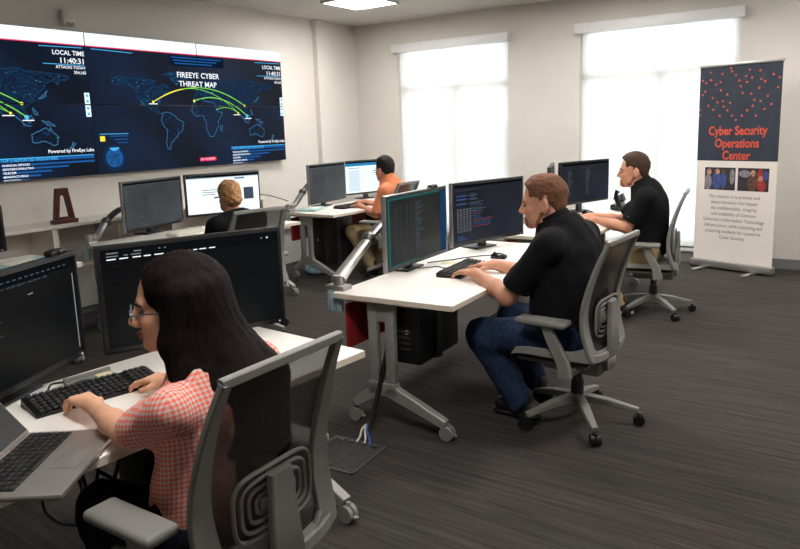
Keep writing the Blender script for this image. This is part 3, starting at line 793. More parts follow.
def d_teal(rect):
    r = random.Random(3)
    rect('teal_lit', 0, 0, .028, 1); rect('teal_lit', 0, .972, .88, 1); rect('blue_lit', .90, .0, 1, .98); rect('teal_lit', .0, 0, .5, .02)
    for i in range(26):
        z = .88-.032*i
        for x, w_ in ((.10, .05), (.20, .03), (.28, .04), (.36, .03)): rect('line_soft', x, z, x+w_*r.uniform(.6, 1.1), z+.012, .0002)
        if i < 24: rect('txt_dim', .44, z, .44+r.uniform(.03, .16), z+.010, .0002)
def d_code(rect):
    r = random.Random(4)
    rect('tb', 0, .96, 1, 1)
    for i in range(12): rect('txt_dim', .02+.03*i, .905, .04+.03*i, .918)
    for v in (.80, .74, .66):
        rect('txt_blue', .03, v, .17, v+.025); rect('txt_dim', .20, v, .20+r.uniform(.1, .22), v+.014)
    for i in range(7): rect('txt_dim', .22, .83-.05*i, .22+r.uniform(.06, .2), .842-.05*i)
    for c_ in range(5):
        for i in range(10): rect('code_grey', .035+.042*c_, .56-.042*i, .064+.042*c_, .588-.042*i)
    for i in range(9): rect(['txt_dim', 'txt_blue', 'txt_pink'][i % 3], .25, .55-.038*i, .25+r.uniform(.08, .3), .565-.038*i)
    for i in range(3): rect('txt_blue', .04, .10-.03*i, .12+.02*i, .115-.03*i)
def d_right(rect):
    r = random.Random(5)
    rect('tb', 0, .94, 1, 1)
    for i in range(9): rect('txt_dim', .03+.08*i, .86, .07+.08*i, .872)
    for i in range(12):
        z = .78-.055*i; rect('txt_dim', .12, z, .12+r.uniform(.04, .10), z+.02); rect('txt_dim', .50, z, .50+r.uniform(.04, .10), z+.02)
def d_grey(rect):
    r = random.Random(6)
    rect('tb', 0, .96, 1, 1)
    for i in range(22): rect('line_soft', .04+.02*(i % 3), .90-.036*i, .14+r.uniform(0, .3), .912-.036*i)
def d_web1(rect):
    rect('tb', 0, .93, 1, 1); rect('txt_dim', .03, .955, .25, .968, .0002)
    rect('scr_white', 0, 0, 1, .93, -.0002); rect('scr_pale', 0, .90, 1, .93)
    for i in range(3): rect('txt_grey', .20, .60-.06*i, .46-.04*i, .62-.06*i)
    rect('txt_blue', .36, .38, .44, .42); rect('txt_dim', .78, .30, .92, .62); rect('txt_blue', .66, .86, .80, .895)
def d_web2(rect):
    rect('scr_blue', 0, .86, 1, .95); rect('tb', 0, .95, 1, 1); rect('scr_white', 0, 0, 1, .86, -.0002)
    for i in range(9): rect('scr_pale', .06, .76-.08*i, .9, .78-.08*i)
    rect('txt_grey', .06, .79, .3, .81); rect('scr_pale', .06, .05, .30, .74)
ML = []
monitor((-2.05, .785), (-2.315, 1.36), .735, 1.115, M['scr_dark'], 'black monitor at the left photo edge, turned beside the laptop', d_near_left, cam=.22)
monitor((-2.31, 1.425), (-2.04, 2.10), .705, 1.115, M['scr_dark'], 'large black monitor right behind the long-haired woman', d_near_right)
monitor((-2.14, 2.995), (-2.185, 3.70), .735, 1.145, M['scr_teal'], 'monitor with teal screen edges on the middle desk', d_teal, 'silver', cam=.20)
monitor((-2.20, 3.80), (-2.03, 4.49), .742, 1.148, M['scr_code'], 'code-filled monitor in front of the stocky man in black', d_code, 'silver')
monitor((-2.10, 5.16), (-2.34, 5.83), .765, 1.165, M['scr_dark'], 'monitor seen edge-on on the window-side desk', None)
monitor((-2.30, 5.87), (-2.09, 6.55), .775, 1.16, M['scr_code'], 'dark monitor facing the bearded man by the window', d_right)
monitor((-4.86, 5.46), (-4.95, 6.17), .74, 1.155, M['scr_grey'], 'dim grey monitor left of the man in the orange shirt', d_grey, 'silver')
monitor((-5.05, 6.28), (-4.86, 6.96), .755, 1.150, M['scr_lit'], 'bright white monitor in front of the man in orange', d_web2)
monitor((-4.93, 3.33), (-5.08, 4.02), .745, 1.150, M['scr_grey'], 'dim grey monitor left of the blonde woman', d_grey, 'silver')
monitor((-5.06, 4.04), (-4.80, 4.70), .775, 1.155, M['scr_lit'], 'bright white monitor in front of the blonde woman', d_web1)
monitor((-4.72, 1.55), (-4.60, 2.24), .80, 1.10, M['scr_dark'], 'monitor whose edge shows at the far left above the teal box', None)

# ------------------------------------------------------------------ monitor arms
def monitor_arm(p, label):
    p = [Vector(q) for q in p]; b = p[0]
    t = thing('monitor_mount', label, 'monitor mount', b, 0, 'polished monitor arms clamped to desk corners')
    q = [v-b for v in p]
    mb = MB(); mb.box((.0, 0, .012), (.12, .075, .026), .006); mb.cyl((0, 0, .02), (0, 0, .075), .028)
    mb.build('clamp', M['silver'], t)
    mb = MB(); mb.box((.0, -.03, -.055), (.085, .03, .11), .006); mb.box((.018, -.046, -.055), (.02, .006, .09), .002); mb.box((-.02, -.046, -.055), (.02, .006, .09), .002)
    mb.build('clamp_bracket', M['clamp'], t)
    k = len(q)//2
    a = curve_pts([Vector((0, 0, .05))]+q[1:k+1], 5)
    n = len(a)
    MB().tube(a, [.042-.010*i/(n-1) for i in range(n)], 10, flat=((1, 0, 0), .72)).build('lower_arm', M['silver'], t)
    a = curve_pts(q[k:], 5); n = len(a)
    mb = MB(); mb.tube(a, [.034-.006*i/(n-1) for i in range(n)], 10, flat=((1, 0, 0), .72)); mb.ball(q[k], .040)
    mb.build('upper_arm', M['dark_arm'], t)
    return t
M['dark_arm'] = mat('arm_dark_metal', (112, 110, 107), .35, .7, var=.05)
monitor_arm([(-2.27, 2.735, .69), (-2.29, 2.86, .80), (-2.30, 3.05, .905), (-2.30, 3.20, .975), (-2.265, 3.34, 1.0)], 'polished monitor arm rising from the near corner of the middle desk')
monitor_arm([(-5.0, 5.275, .69), (-5.03, 5.40, .745), (-5.05, 5.56, .865), (-5.05, 5.70, .955), (-4.98, 5.80, .98)], 'polished monitor arm at the corner of the far desk with the orange-shirted man')
monitor_arm([(-5.03, 3.07, .69), (-5.10, 3.18, .735), (-5.14, 3.30, .83), (-5.14, 3.42, .91), (-5.06, 3.58, .945)], 'polished monitor arm left of the blonde woman under the video wall')

# ------------------------------------------------------------------ things on the desks
def keyboard(x, y, rz, label, w=.44, m='kb'):
    t = thing('keyboard', label, 'keyboard', (x, y, DZ), R(rz), 'desk keyboards')
    mb = MB(); mb.prism([(-.075, 0), (.075, 0), (.075, .010), (-.072, .026), (-.075, .024)], -w/2, w/2, Matrix.Rotation(PI/2, 4, 'X') , .002)
    mb.build('body', M[m], t)
    mb = MB()
    for r_ in range(6):
        for c_ in range(20):
            if c_ == 15: continue
            yy = -w/2+.02+(w-.04)*c_/19; xx = .06-.0235*r_; zz = .013+ (.06-xx)*.105
            mb.box((xx, yy, zz+.003), (.017, (w-.04)/19*.82, .008), .0015, seg=1)
    mb.build('keys', M['key'] if m == 'kb' else M['paper'], t)
    return t
keyboard(-2.03, 1.205, -12, 'black keyboard under the long-haired woman\'s left hand', .40)
keyboard(-1.915, 3.43, 6, 'black keyboard under the stocky man\'s hands on the middle desk')
keyboard(-2.13, 5.70, 8, 'black keyboard under the hands of the bearded man by the window')
keyboard(-4.62, 5.86, -4, 'black keyboard on the desk of the man in orange')
keyboard(-4.70, 3.80, 0, 'pale keyboard on the blonde woman\'s desk', .42, 'white')
def mouse(x, y, rz, label):
    t = thing('computer_mouse', label, 'mouse', (x, y, DZ), R(rz), 'black computer mice')
    mb = MB(); mb.ball((0, 0, .016), (.055, .032, .020), 18, 10); mb.box((0, 0, .006), (.095, .052, .010), .004)
    mb.build('shell', M['black_gloss'], t)
    MB().cyl((-.028, -.004, .033), (-.028, .004, .033), .008, n=12).build('scroll_wheel', M['dark'], t)
mouse(-1.90, 3.84, 5, 'black computer mouse beyond the keyboard on the middle desk')
mouse(-2.12, 6.06, 5, 'black computer mouse near the bearded man\'s right hand')
# laptop, overhanging the front edge of the near desk
t = thing('laptop', 'open silver laptop with black keys hanging over the near desk edge', 'laptop', (-1.686, .842, DZ), R(36))
M['scr_lap'] = screen_mat('laptop_screen', (5, 6, 8), (8, 10, 12), .7, .3)
mb = MB(); mb.box((0, 0, .010), (.25, .36, .016), .006); mb.build('base_shell', M['alum'], t)
MB().box((-.052, 0, .0185), (.115, .315, .002), .001).build('key_bed', M['black'], t)
mb = MB()
for r_ in range(6):
    for c_ in range(14):
        if r_ == 0 and 4 <= c_ <= 8:
            if c_ == 4: mb.box((-.003, 0-.01, .021), (.015, .108, .004), .001, seg=1)
            continue
        mb.box((-.003-.019*r_, -.146+.0225*c_, .021), (.0152, .0185, .004), .001, seg=1)
mb.build('keys', M['key'], t)
MB().box((.070, 0, .0186), (.070, .105, .0012), .0005).build('trackpad', mat('trackpad_grey', (158, 154, 150), .3, .5), t)
mb = MB(); q = Matrix.Rotation(R(-38), 3, 'Y')
mb.box(Vector((-.125, 0, .018))+q @ Vector((0, 0, .115)), (.009, .36, .235), .004, q); l = mb.build('lid', M['alum'], t)
mb = MB(); mb.box(Vector((-.125, 0, .018))+q @ Vector((.005, 0, .117)), (.002, .345, .222), .0, q); mb.build('screen', M['scr_lap'], l, smooth=False)
# socket tray behind the near keyboard
t = thing('desk_outlet', 'grey flip-up outlet tray set in the near desk', 'outlet', (-2.145, 1.27, DZ), R(-8))
mb = MB(); mb.box((0, 0, .004), (.10, .16, .008), .003); mb.box((-.045, 0, .012), (.012, .16, .02), .003); mb.build('tray', M['chair'], t)
MB().box((.01, -.035, .0085), (.05, .05, .004), .001).build('socket', M['black'], t)
t2 = MB().box((.0, .04, .0095), (.05, .055, .012), .004)
t2.build('cream_plug', M['cream'], t)
def cord(name, pts, r, m, label, cat='cable', group=None):
    o = MB().tube(curve_pts(pts, 8), r, 8).build(name, M[m], None)
    return tag(o, label, cat, group)
cord('monitor_cable', [(-2.20, 1.20, .70), (-2.16, 1.13, .72), (-2.10, 1.10, .697), (-2.06, 1.20, .697), (-2.11, 1.27, .704)], .0035, 'black', 'thin black cable looping on the near desk by the outlet tray')
cord('mouse_cable', [(-1.93, 3.87, .70), (-2.02, 3.86, .695), (-2.10, 3.74, .695), (-2.13, 3.66, .695), (-2.22, 3.52, .695)], .003, 'black', 'thin black mouse cable running behind the middle keyboard')
cord('keyboard_cable', [(-1.985, 3.42, .70), (-2.05, 3.42, .695), (-2.10, 3.44, .695), (-2.17, 3.36, .695), (-2.24, 3.34, .70)], .003, 'black', 'thin black keyboard cable under the teal-edged monitor')
cord('mouse_cable', [(-4.99, 5.27, .80), (-5.2, 5.2, .86), (-5.45, 5.1, .88), (-5.60, 5.0, .82)], .004, 'black', 'dark cable strung from the far monitor arm toward the shelf')
t = MB().box((0, 0, .001), (.10, .07, .002), .0).build('paper_note', M['cream'], None, smooth=False); t.location = (-2.10, 3.58, DZ); t.rotation_euler = (0, 0, .4); tag(t, 'small cream paper note behind the middle keyboard', 'paper')
def pad(x, y, rz, sz, label, z=DZ):
    t = thing('card_box', label, 'box', (x, y, z), R(rz), 'pale teal card boxes')
    MB().box((0, 0, sz[2]/2), sz, .003).build('carton', M['teal'], t)
    MB().box((0, 0, sz[2]+.001), (sz[0]*.7, sz[1]*.6, .003), .001).build('carton_flap', M['paper'], t)
pad(-4.86, 5.46, 20, (.20, .28, .025), 'pale teal flat carton on the desk of the man in orange')
pad(-4.50, 2.27, 8, (.22, .40, .045), 'pale teal carton at the far left photo edge')
t = MB().box((0, 0, .004), (.21, .29, .006), .001).build('paper_stack', M['paper'], None); t.location = (-4.78, 4.12, DZ); t.rotation_euler = (0, 0, .2); tag(t, 'white papers lying right of the pale keyboard', 'paper')
# desk phone by the window
t = thing('desk_phone', 'black desk phone with tilted display on the window-side desk', 'phone', (-1.95, 6.42, DZ), R(4))
q = Matrix.Rotation(R(-32), 3, 'Y')
mb = MB(); mb.box((.0, .06, .06), (.03, .20, .16), .01, q); mb.box((-.03, .06, .03), (.10, .16, .05), .01); mb.build('phone_body', M['black'], t)
MB().box((.012, .09, .115), (.012, .115, .075), .003, Matrix.Rotation(R(-20), 3, 'Y')).build('display', M['dark'], t)
mb = MB(); mb.tube(curve_pts([(.03, -.07, .02), (.00, -.075, .08), (-.015, -.07, .15), (.0, -.065, .19)], 5), [.022]*3+[.018]*10+[.022]*3, 10); mb.build('handset', M['black_gloss'], t)

# ------------------------------------------------------------------ towers, cables and floor pieces
def tower(x, y, z, rz, sz, label, hung=True):
    t = thing('computer_tower', label, 'computer', (x, y, z), R(rz), 'black computer towers')
    mb = MB(); mb.box((0, 0, sz[2]/2), sz, .008); mb.build('case', M['black'], t)
    mb = MB()
    for i in range(4): mb.box((-.02, -sz[1]/2-.001, sz[2]*.25+.03*i), (sz[0]*.5, .004, .008), .001)
    mb.build('rear_ports', M['dark'], t)
    b = bmesh.new(); bmesh.ops.create_circle(b, cap_ends=True, segments=14, radius=.012); mb = MB()
    mb._merge(b, Matrix.Translation((0, -sz[1]/2-.002, sz[2]*.55)) @ Matrix.Rotation(PI/2, 4, 'X')); mb.build('round_badge', M['bezel_silver'], t, smooth=False)
    if hung:
        mb = MB()
        h = DZ-.03-z
        for s in (-1, 1): mb.box((s*(sz[0]/2+.004), -.02, h/2), (.005, .06, h), .001)
        mb.box((0, -.02, -.004), (sz[0]+.012, .06, .006), .001); mb.build('hanger', M['dark'], t)
    return t
tower(-1.895, 2.99, .335, 3, (.15, .42, .30), 'black computer tower hung under the middle desk beside its leg')
tower(-4.72, 5.62, .12, -2, (.20, .44, .50), 'black computer tower hung under the far desk next to its leg')
tower(-4.62, 6.42, .10, -2, (.18, .44, .48), 'black computer tower under the far desk beyond the khaki knees')
tower(-2.12, 1.56, .20, -4, (.16, .40, .40), 'black computer tower under the near desk behind the armrest')
cord('cable_sleeve', [(-1.96, 2.80, .62), (-1.985, 2.75, .40), (-2.01, 2.70, .20), (-2.02, 2.64, .07), (-2.03, 2.61, .035)], .014, 'black', 'black cable sleeve dropping from the middle desk to the floor box')
for i, (m, dx, lab) in enumerate((('wire_white', -.03, 'white wire at the sleeve end above the floor box'), ('wire_white', .005, 'second white wire at the sleeve end, beside the blue one'), ('wire_blue', .03, 'blue wire at the sleeve end above the floor box'))):
    cord('floor_wire', [(-2.03, 2.62, .05), (-2.02+dx*.5, 2.58, .035), (-1.99+dx, 2.54, .012), (-1.97+dx*1.3, 2.50, .006)], .005, m, lab, group='wires at the floor box')
t = thing('floor_box', 'square carpet-topped floor box with black trim below the middle desk', 'floor box', (-1.985, 2.37, 0), R(4))
mb = MB()
for a, b in (((-.15, -.15), (.15, -.138)), ((-.15, .138), (.15, .15)), ((-.15, -.15), (-.138, .15)), ((.138, -.15), (.15, .15))): mb.b2((*a, .0005), (*b, .005))
mb.build('trim_ring', M['dark'], t, smooth=False)
MB().b2((-.137, -.137, .0005), (.137, .137, .004)).build('lid', mat('floor_box_carpet', (62, 59, 58), 1., var=.3, scale=120), t, smooth=False)
mb = MB()
for i in range(4): mb.box((-.10+.065*i, .12, .006), (.03, .018, .005), .001)
for i in range(3): mb.box((-.10+.05*i, -.12, .006), (.03, .014, .005), .001)
mb.build('cable_flap', M['black'], t)
for i, pts in enumerate(([(-1.84, 1.10, .655), (-1.93, 1.12, .47), (-1.995, 1.12, .372), (-2.02, 1.12, .29), (-2.093, 1.12, .256), (-2.22, 1.12, .235), (-2.285, 1.12, .30), (-2.27, 1.14, .655)],
                         [(-1.80, 1.15, .655), (-1.87, 1.13, .46), (-1.99, 1.12, .385), (-2.05, 1.13, .42), (-2.02, 1.12, .655)],
                         [(-1.93, 1.09, .655), (-2.0, 1.11, .50), (-1.985, 1.12, .38), (-1.97, 1.12, .345)],
                         [(-1.97, 1.13, .655), (-1.98, 1.13, .50), (-1.90, 1.22, .41), (-1.98, 1.42, .36), (-2.07, 1.50, .40)])):
    cord('hanging_cable', pts, .006, 'black', ['black cable in the lowest loop under the near desk', 'black cable running from the near desk to its tower', 'short straight black cable in the bundle under the near desk', 'black cable sagging just under the near desktop'][i], group='black cables under the near desk')
o = MB().ball((0, 0, .05), (.13, .085, .055), 16, 10).build('plastic_bag', M['bag'], None)
for v in o.data.vertices:
    n_ = math.sin(v.co.x*70)*math.cos(v.co.y*63+v.co.z*50); v.co += v.co.normalized()*n_*.012; v.co.z = max(.004, v.co.z)
o.location = (-4.88, 5.50, 0); tag(o, 'crumpled pale blue bag on the floor by the far desk leg', 'bag')
cord('floor_cable', [(-5.35, 5.25, .008), (-5.15, 5.0, .008), (-4.85, 4.95, .008), (-4.75, 5.1, .008), (-4.95, 5.25, .008)], .006, 'black', 'black cable coiled on the carpet left of the far desk leg')

# ------------------------------------------------------------------ task chairs
def make_chair():
    t = thing('task_chair', '', 'chair', (0, 0, 0), 0, 'grey mesh task chairs')
    mb = MB(); mb.cyl((0, 0, .085), (0, 0, .15), .042, .034, 20)
    for k in range(5):
        a = R(-52+180+72*k); d = Vector((math.cos(a), math.sin(a), 0)); s = Vector((-d.y, d.x, 0))
        mb.bar([d*.02+Vector((0, 0, .128)), d*.15+Vector((0, 0, .112)), d*.295+Vector((0, 0, .078))], [.028, .022, .015], [.020, .016, .012], s)
    mb.build('star_base', M['chair'], t)
    for k in range(5):
        a = R(-52+180+72*k); d = Vector((math.cos(a), math.sin(a), 0)); s = Vector((-d.y, d.x, 0)); c = d*.30
        cb = MB()
        for q in (-.013, .013): cb.cyl(c+s*(q-.010)+Vector((0, 0, .029)), c+s*(q+.010)+Vector((0, 0, .029)), .028, n=18)
        cb.box(c+Vector((0, 0, .052)), (.03, .03, .03), .008); cb.build('caster', M['black'], t)
    mb = MB(); mb.cyl((0, 0, .14), (0, 0, .30), .024, n=16); mb.cyl((0, 0, .14), (0, 0, .22), .032, n=16); mb.build('gas_column', M['dark'], t)
    mb = MB(); mb.box((0, 0, .315), (.30, .20, .07), .02); mb.box((-.10, 0, .335), (.16, .12, .06), .015); mb.box((.06, 0, .352), (.36, .40, .02), .008)
    mb.bar([(-.05, -.30, .335), (-.05, 0, .335), (-.05, .30, .335)], .03, .014, (1, 0, 0)); mb.cyl((.10, -.27, .325), (.10, -.20, .325), .012)
    mb.build('mechanism', M['chair_dark'], t)
    # seat cushion
    mb = MB(); b = bmesh.new(); bmesh.ops.create_cube(b, size=1); bmesh.ops.subdivide_edges(b, edges=b.edges[:], cuts=9, use_grid_fill=True)
    for v in b.verts:
        x, y, z = v.co*2
        k = (abs(x)**5+abs(y)**5)**.2; m_ = max(abs(x), abs(y))
        f = (m_/k if k > 1e-6 else 1)
        px, py = x*f, y*f
        e = max(abs(px), abs(py)); dome = (1-min(1, e)**4)
        zz = z*.028*(.55+.45*dome) + .018*(py*py) - (.03*max(0, px-.45)**2*3)
        v.co = Vector((.055+px*.235, py*.25, .394+zz))
    mb._merge(b); mb.build('seat', M['seat'], t, angle=70)
    # back
    prof = [(-.212, .955), (-.174, .87), (-.136, .76), (-.108, .64), (-.110, .54), (-.130, .455), (-.142, .395), (-.095, .355)]
    pr_ = curve_pts([(x, 0, z) for x, z in prof], 4)
    n = len(pr_)
    def halfw(z): return .200+.018*math.sin(min(1, max(0, (.96-z)/.55))*PI)*1.0
    mb = MB()
    for s in (-1, 1):
        pts = []
        for i, p in enumerate(pr_):
            y = halfw(p.z)
            if p.z < .42: y *= max(.25, 1-(.42-p.z)/.065*.62)
            pts.append((p.x-.008, s*y, p.z))
        hw = [(.015+.022*min(1, max(0, (.96-p.z)/.42))) for p in pr_]
        mb.bar(pts, hw, .010, (0, 1, 0), .004)
    top = pr_[0]
    mb.bar([(top.x-.004, -.212, top.z), (top.x-.012, -.11, top.z+.004), (top.x-.014, 0, top.z+.005), (top.x-.012, .11, top.z+.004), (top.x-.004, .212, top.z)], .013, .011, (0, 0, 1), .004)
    mb.bar([(-.152, -.17, .405), (-.157, 0, .395), (-.152, .17, .405)], .022, .012, (0, 0, 1), .004)
    mb.build('back_frame', M['chair'], t)
    b = bmesh.new(); g = []
    for i, p in enumerate(pr_[:-6]):
        y = halfw(p.z)
        g.append([b.verts.new((p.x+.004-.018*(1-(j/6-1)**2), y*(j/6-1), p.z)) for j in range(13)])
    for i in range(len(g)-1):
        for j in range(12): b.faces.new((g[i][j], g[i][j+1], g[i+1][j+1], g[i+1][j]))
    mb = MB(); mb._merge(b); mb.build('back_mesh', M['mesh'], t, angle=180)
    mb = MB()
    for hw_, hh in ((.142, .088), (.118, .067), (.094, .046), (.070, .025)):
        pts = []
        for i in range(29):
            a = 2*PI*i/28; ca, sa = math.cos(a), math.sin(a)
            y = hw_*math.copysign(abs(ca)**.42, ca); z = hh*math.copysign(abs(sa)**.5, sa)
            pts.append((-.150+.16*y*y*2, y, .575+z))
        mb.tube(pts, .0062, 6, False, flat=((1, 0, 0), 1.0))
    mb.box((-.152, 0, .575), (.012, .12, .03), .005)
    mb.build('lumbar_loops', M['chair'], t)
    mb = MB(); mb.bar([(-.09, 0, .335), (-.155, 0, .35), (-.182, 0, .42), (-.174, 0, .52), (-.170, 0, .650)], [.055, .058, .056, .048, .038], .012, (0, 1, 0), .004)
    mb.build('back_spine', M['chair'], t)
    for s in (-1, 1):
        mb = MB(); mb.bar([(-.055, s*.285, .325), (-.045, s*.292, .40), (.01, s*.292, .50), (.04, s*.29, .565)], [.034, .03, .027, .024], .016, (1, 0, 0), .005)
        a = mb.build('arm_post', M['chair'], t)
        mb = MB(); mb.box((.06, s*.285, .582), (.255, .095, .032), .014, seg=3); mb.build('arm_pad', M['chair'], a)
    return t
CH = make_chair()
chairs = [((-1.385, 1.19), 181, 'grey mesh task chair in the foreground holding the long-haired woman'),
          ((-1.19, 3.285), 178, 'grey mesh task chair holding the stocky man at the middle desk'),
          ((-1.41, 5.57), 189, 'grey mesh task chair holding the bearded man beside the banner'),
          ((-4.12, 5.86), 184, 'grey mesh task chair holding the man in the orange shirt'),
          ((-3.83, 3.57), 168, 'grey mesh task chair holding the blonde woman')]
for i, (p, rz, lab) in enumerate(chairs):
    c = CH if i == 0 else copy_tree(CH)
    c.location = (*p, 0); c.rotation_euler = (0, 0, R(rz)); c['label'] = lab
# ------------------------------------------------------------------ light
w = bpy.data.worlds.new('sky'); scene.world = w; w.use_nodes = True
nt = w.node_tree; nt.nodes.clear()
wo = nt.nodes.new('ShaderNodeOutputWorld'); bg = nt.nodes.new('ShaderNodeBackground')
tc = nt.nodes.new('ShaderNodeTexCoord'); sp = nt.nodes.new('ShaderNodeSeparateXYZ'); rp = nt.nodes.new('ShaderNodeValToRGB')
rp.color_ramp.elements[0].position = .0; rp.color_ramp.elements[0].color = (.93, .95, 1, 1)
rp.color_ramp.elements[1].position = .6; rp.color_ramp.elements[1].color = (.78, .88, 1, 1)
nt.links.new(tc.outputs['Generated'], sp.inputs[0]); nt.links.new(sp.outputs['Z'], rp.inputs['Fac']); nt.links.new(rp.outputs['Color'], bg.inputs['Color'])
bg.inputs['Strength'].default_value = 1.7
nt.links.new(bg.outputs[0], wo.inputs['Surface'])
def area(name, loc, rot, sx, sy, e, col=(1, 1, 1)):
    l = bpy.data.lights.new(name, 'AREA'); l.shape = 'RECTANGLE'; l.size = sx; l.size_y = sy; l.energy = e; l.color = col
    o = bpy.data.objects.new(name, l); COL.objects.link(o); o.location = loc; o.rotation_euler = rot
    return o
for (x0, x1, z0, z1) in WIN:
    area('daylight', ((x0+x1)/2, YB+.35, (z0+z1)/2+.1), (R(-90), 0, 0), x1-x0, z1-z0, 9, (.95, .98, 1))
scene.view_settings.view_transform = 'Standard'
scene.view_settings.look = 'None'
scene.view_settings.exposure = .42
# ------------------------------------------------------------------ smooth implicit surfaces for bodies
def V3(a): return np.array(a, dtype=np.float64)
class Field:
    def __init__(s, lo, hi, h):
        s.lo = V3(lo); s.h = h
        s.n = np.ceil((V3(hi)-s.lo)/h).astype(int)+1
        s.F = np.full(s.n, 1.0, np.float32)
    def _win(s, lo, hi):
        a = np.clip(np.floor((lo-s.lo)/s.h).astype(int), 0, s.n); b = np.clip(np.ceil((hi-s.lo)/s.h).astype(int)+1, 0, s.n)
        if np.any(b <= a): return None
        ax = [(s.lo[i]+s.h*np.arange(a[i], b[i])).astype(np.float32) for i in range(3)]
        return (slice(a[0], b[0]), slice(a[1], b[1]), slice(a[2], b[2])), np.meshgrid(*ax, indexing='ij', sparse=True)
    def _put(s, sl, d, k, sub=False):
        f = s.F[sl]
        if sub:
            d = -d
            if k > 0:
                h_ = np.maximum(k-np.abs(f-d), 0)/k; s.F[sl] = np.maximum(f, d)+h_*h_*k*.25
            else: s.F[sl] = np.maximum(f, d)
        elif k > 0:
            h_ = np.maximum(k-np.abs(f-d), 0)/k; s.F[sl] = np.minimum(f, d)-h_*h_*k*.25
        else: s.F[sl] = np.minimum(f, d)
    def cap(s, a, b, ra, rb=None, k=.02, clip=None, sub=False, flat=None):
        """tapered capsule; clip = [(point, normal)] keeps the side the normal points away from; flat=(dir, ratio) squashes the section"""
        a, b = V3(a), V3(b); rb = ra if rb is None else rb
        m = max(ra, rb)*1.25+k+.012
        w = s._win(np.minimum(a, b)-m, np.maximum(a, b)+m)
        if w is None: return s
        sl, (X, Y, Z) = w
        d = b-a; L2 = max(float(d@d), 1e-9)
        t = np.clip(((X-a[0])*d[0]+(Y-a[1])*d[1]+(Z-a[2])*d[2])/L2, 0, 1)
        px, py, pz = X-a[0]-t*d[0], Y-a[1]-t*d[1], Z-a[2]-t*d[2]
        if flat is not None:
            u = V3(flat[0]); u /= np.linalg.norm(u); q = px*u[0]+py*u[1]+pz*u[2]; e = (1/flat[1]-1)
            px, py, pz = px+q*u[0]*e, py+q*u[1]*e, pz+q*u[2]*e
        D = np.sqrt(px*px+py*py+pz*pz)-(ra+(rb-ra)*t)
        for (p, nrm) in (clip or []):
            nrm = V3(nrm); nrm /= np.linalg.norm(nrm)
            D = np.maximum(D, (X-p[0])*nrm[0]+(Y-p[1])*nrm[1]+(Z-p[2])*nrm[2])
        s._put(sl, D, k, sub); return s
    def ell(s, c, r, M3=None, k=.02, sub=False, clip=None):
        c, r = V3(c), V3(r); m = max(r)*1.05+k+.012
        w = s._win(c-m, c+m)
        if w is None: return s
        sl, (X, Y, Z) = w
        x, y, z = X-c[0], Y-c[1], Z-c[2]
        if M3 is not None:
            Q = np.array(M3); x, y, z = (Q[0, 0]*x+Q[1, 0]*y+Q[2, 0]*z, Q[0, 1]*x+Q[1, 1]*y+Q[2, 1]*z, Q[0, 2]*x+Q[1, 2]*y+Q[2, 2]*z)
        k0 = np.sqrt((x/r[0])**2+(y/r[1])**2+(z/r[2])**2); k1 = np.sqrt((x/r[0]**2)**2+(y/r[1]**2)**2+(z/r[2]**2)**2)
        D = k0*(k0-1)/np.maximum(k1, 1e-6)
        for (p, nrm) in (clip or []):
            nrm = V3(nrm); nrm /= np.linalg.norm(nrm)
            D = np.maximum(D, (X-p[0])*nrm[0]+(Y-p[1])*nrm[1]+(Z-p[2])*nrm[2])
        s._put(sl, D, k, sub); return s
    def plane(s, p, nrm):
        """keep only the side the normal points away from"""
        nrm = V3(nrm); nrm /= np.linalg.norm(nrm)
        ax = [(s.lo[i]+s.h*np.arange(s.n[i])).astype(np.float32) for i in range(3)]
        X, Y, Z = np.meshgrid(*ax, indexing='ij', sparse=True)
        s.F = np.maximum(s.F, ((X-p[0])*nrm[0]+(Y-p[1])*nrm[1]+(Z-p[2])*nrm[2]).astype(np.float32)); return s
    def wrinkle(s, amp, freq, seed=0, zs=1.):
        r = np.random.RandomState(seed)
        ax = [(s.lo[i]+s.h*np.arange(s.n[i])).astype(np.float32) for i in range(3)]
        X, Y, Z = np.meshgrid(*ax, indexing='ij', sparse=True)
        N = 0
        for i in range(5):
            d = r.normal(size=3); d /= np.linalg.norm(d); f = freq*(.6+.8*r.rand())
            e = r.normal(size=3)*2.
            N = N+np.sin(f*(d[0]*X+d[1]*Y+d[2]*zs*Z)+r.rand()*6.28+1.2*np.sin(f*.45*(e[0]*X+e[1]*Y+e[2]*Z)))
        s.F = s.F+(amp*N/2.2).astype(np.float32); return s
    def mesh(s, name):
        F = s.F; S = F < 0
        nx, ny, nz = F.shape
        c = np.zeros((nx-1, ny-1, nz-1), np.uint8)
        for i in (0, 1):
            for j in (0, 1):
                for l in (0, 1): c += S[i:nx-1+i, j:ny-1+j, l:nz-1+l]
        act = np.argwhere((c > 0) & (c < 8))
        idx = np.full(c.shape, -1, np.int32); idx[tuple(act.T)] = np.arange(len(act))
        acc = np.zeros((len(act), 3)); cnt = np.zeros(len(act))
        offs = [(i, j, l) for i in (0, 1) for j in (0, 1) for l in (0, 1)]
        val = {o: F[act[:, 0]+o[0], act[:, 1]+o[1], act[:, 2]+o[2]] for o in offs}
        for a in offs:
            for d in range(3):
                if a[d]: continue
                b = list(a); b[d] = 1; b = tuple(b)
                fa, fb = val[a], val[b]; m = (fa < 0) != (fb < 0)
                t = np.where(m, fa/np.where(m, fa-fb, 1), 0)
                p = np.zeros((len(act), 3)); p[:] = a; p[:, d] += t
                acc += p*m[:, None]; cnt += m
        verts = s.lo+s.h*(act+acc/cnt[:, None])
        faces = []
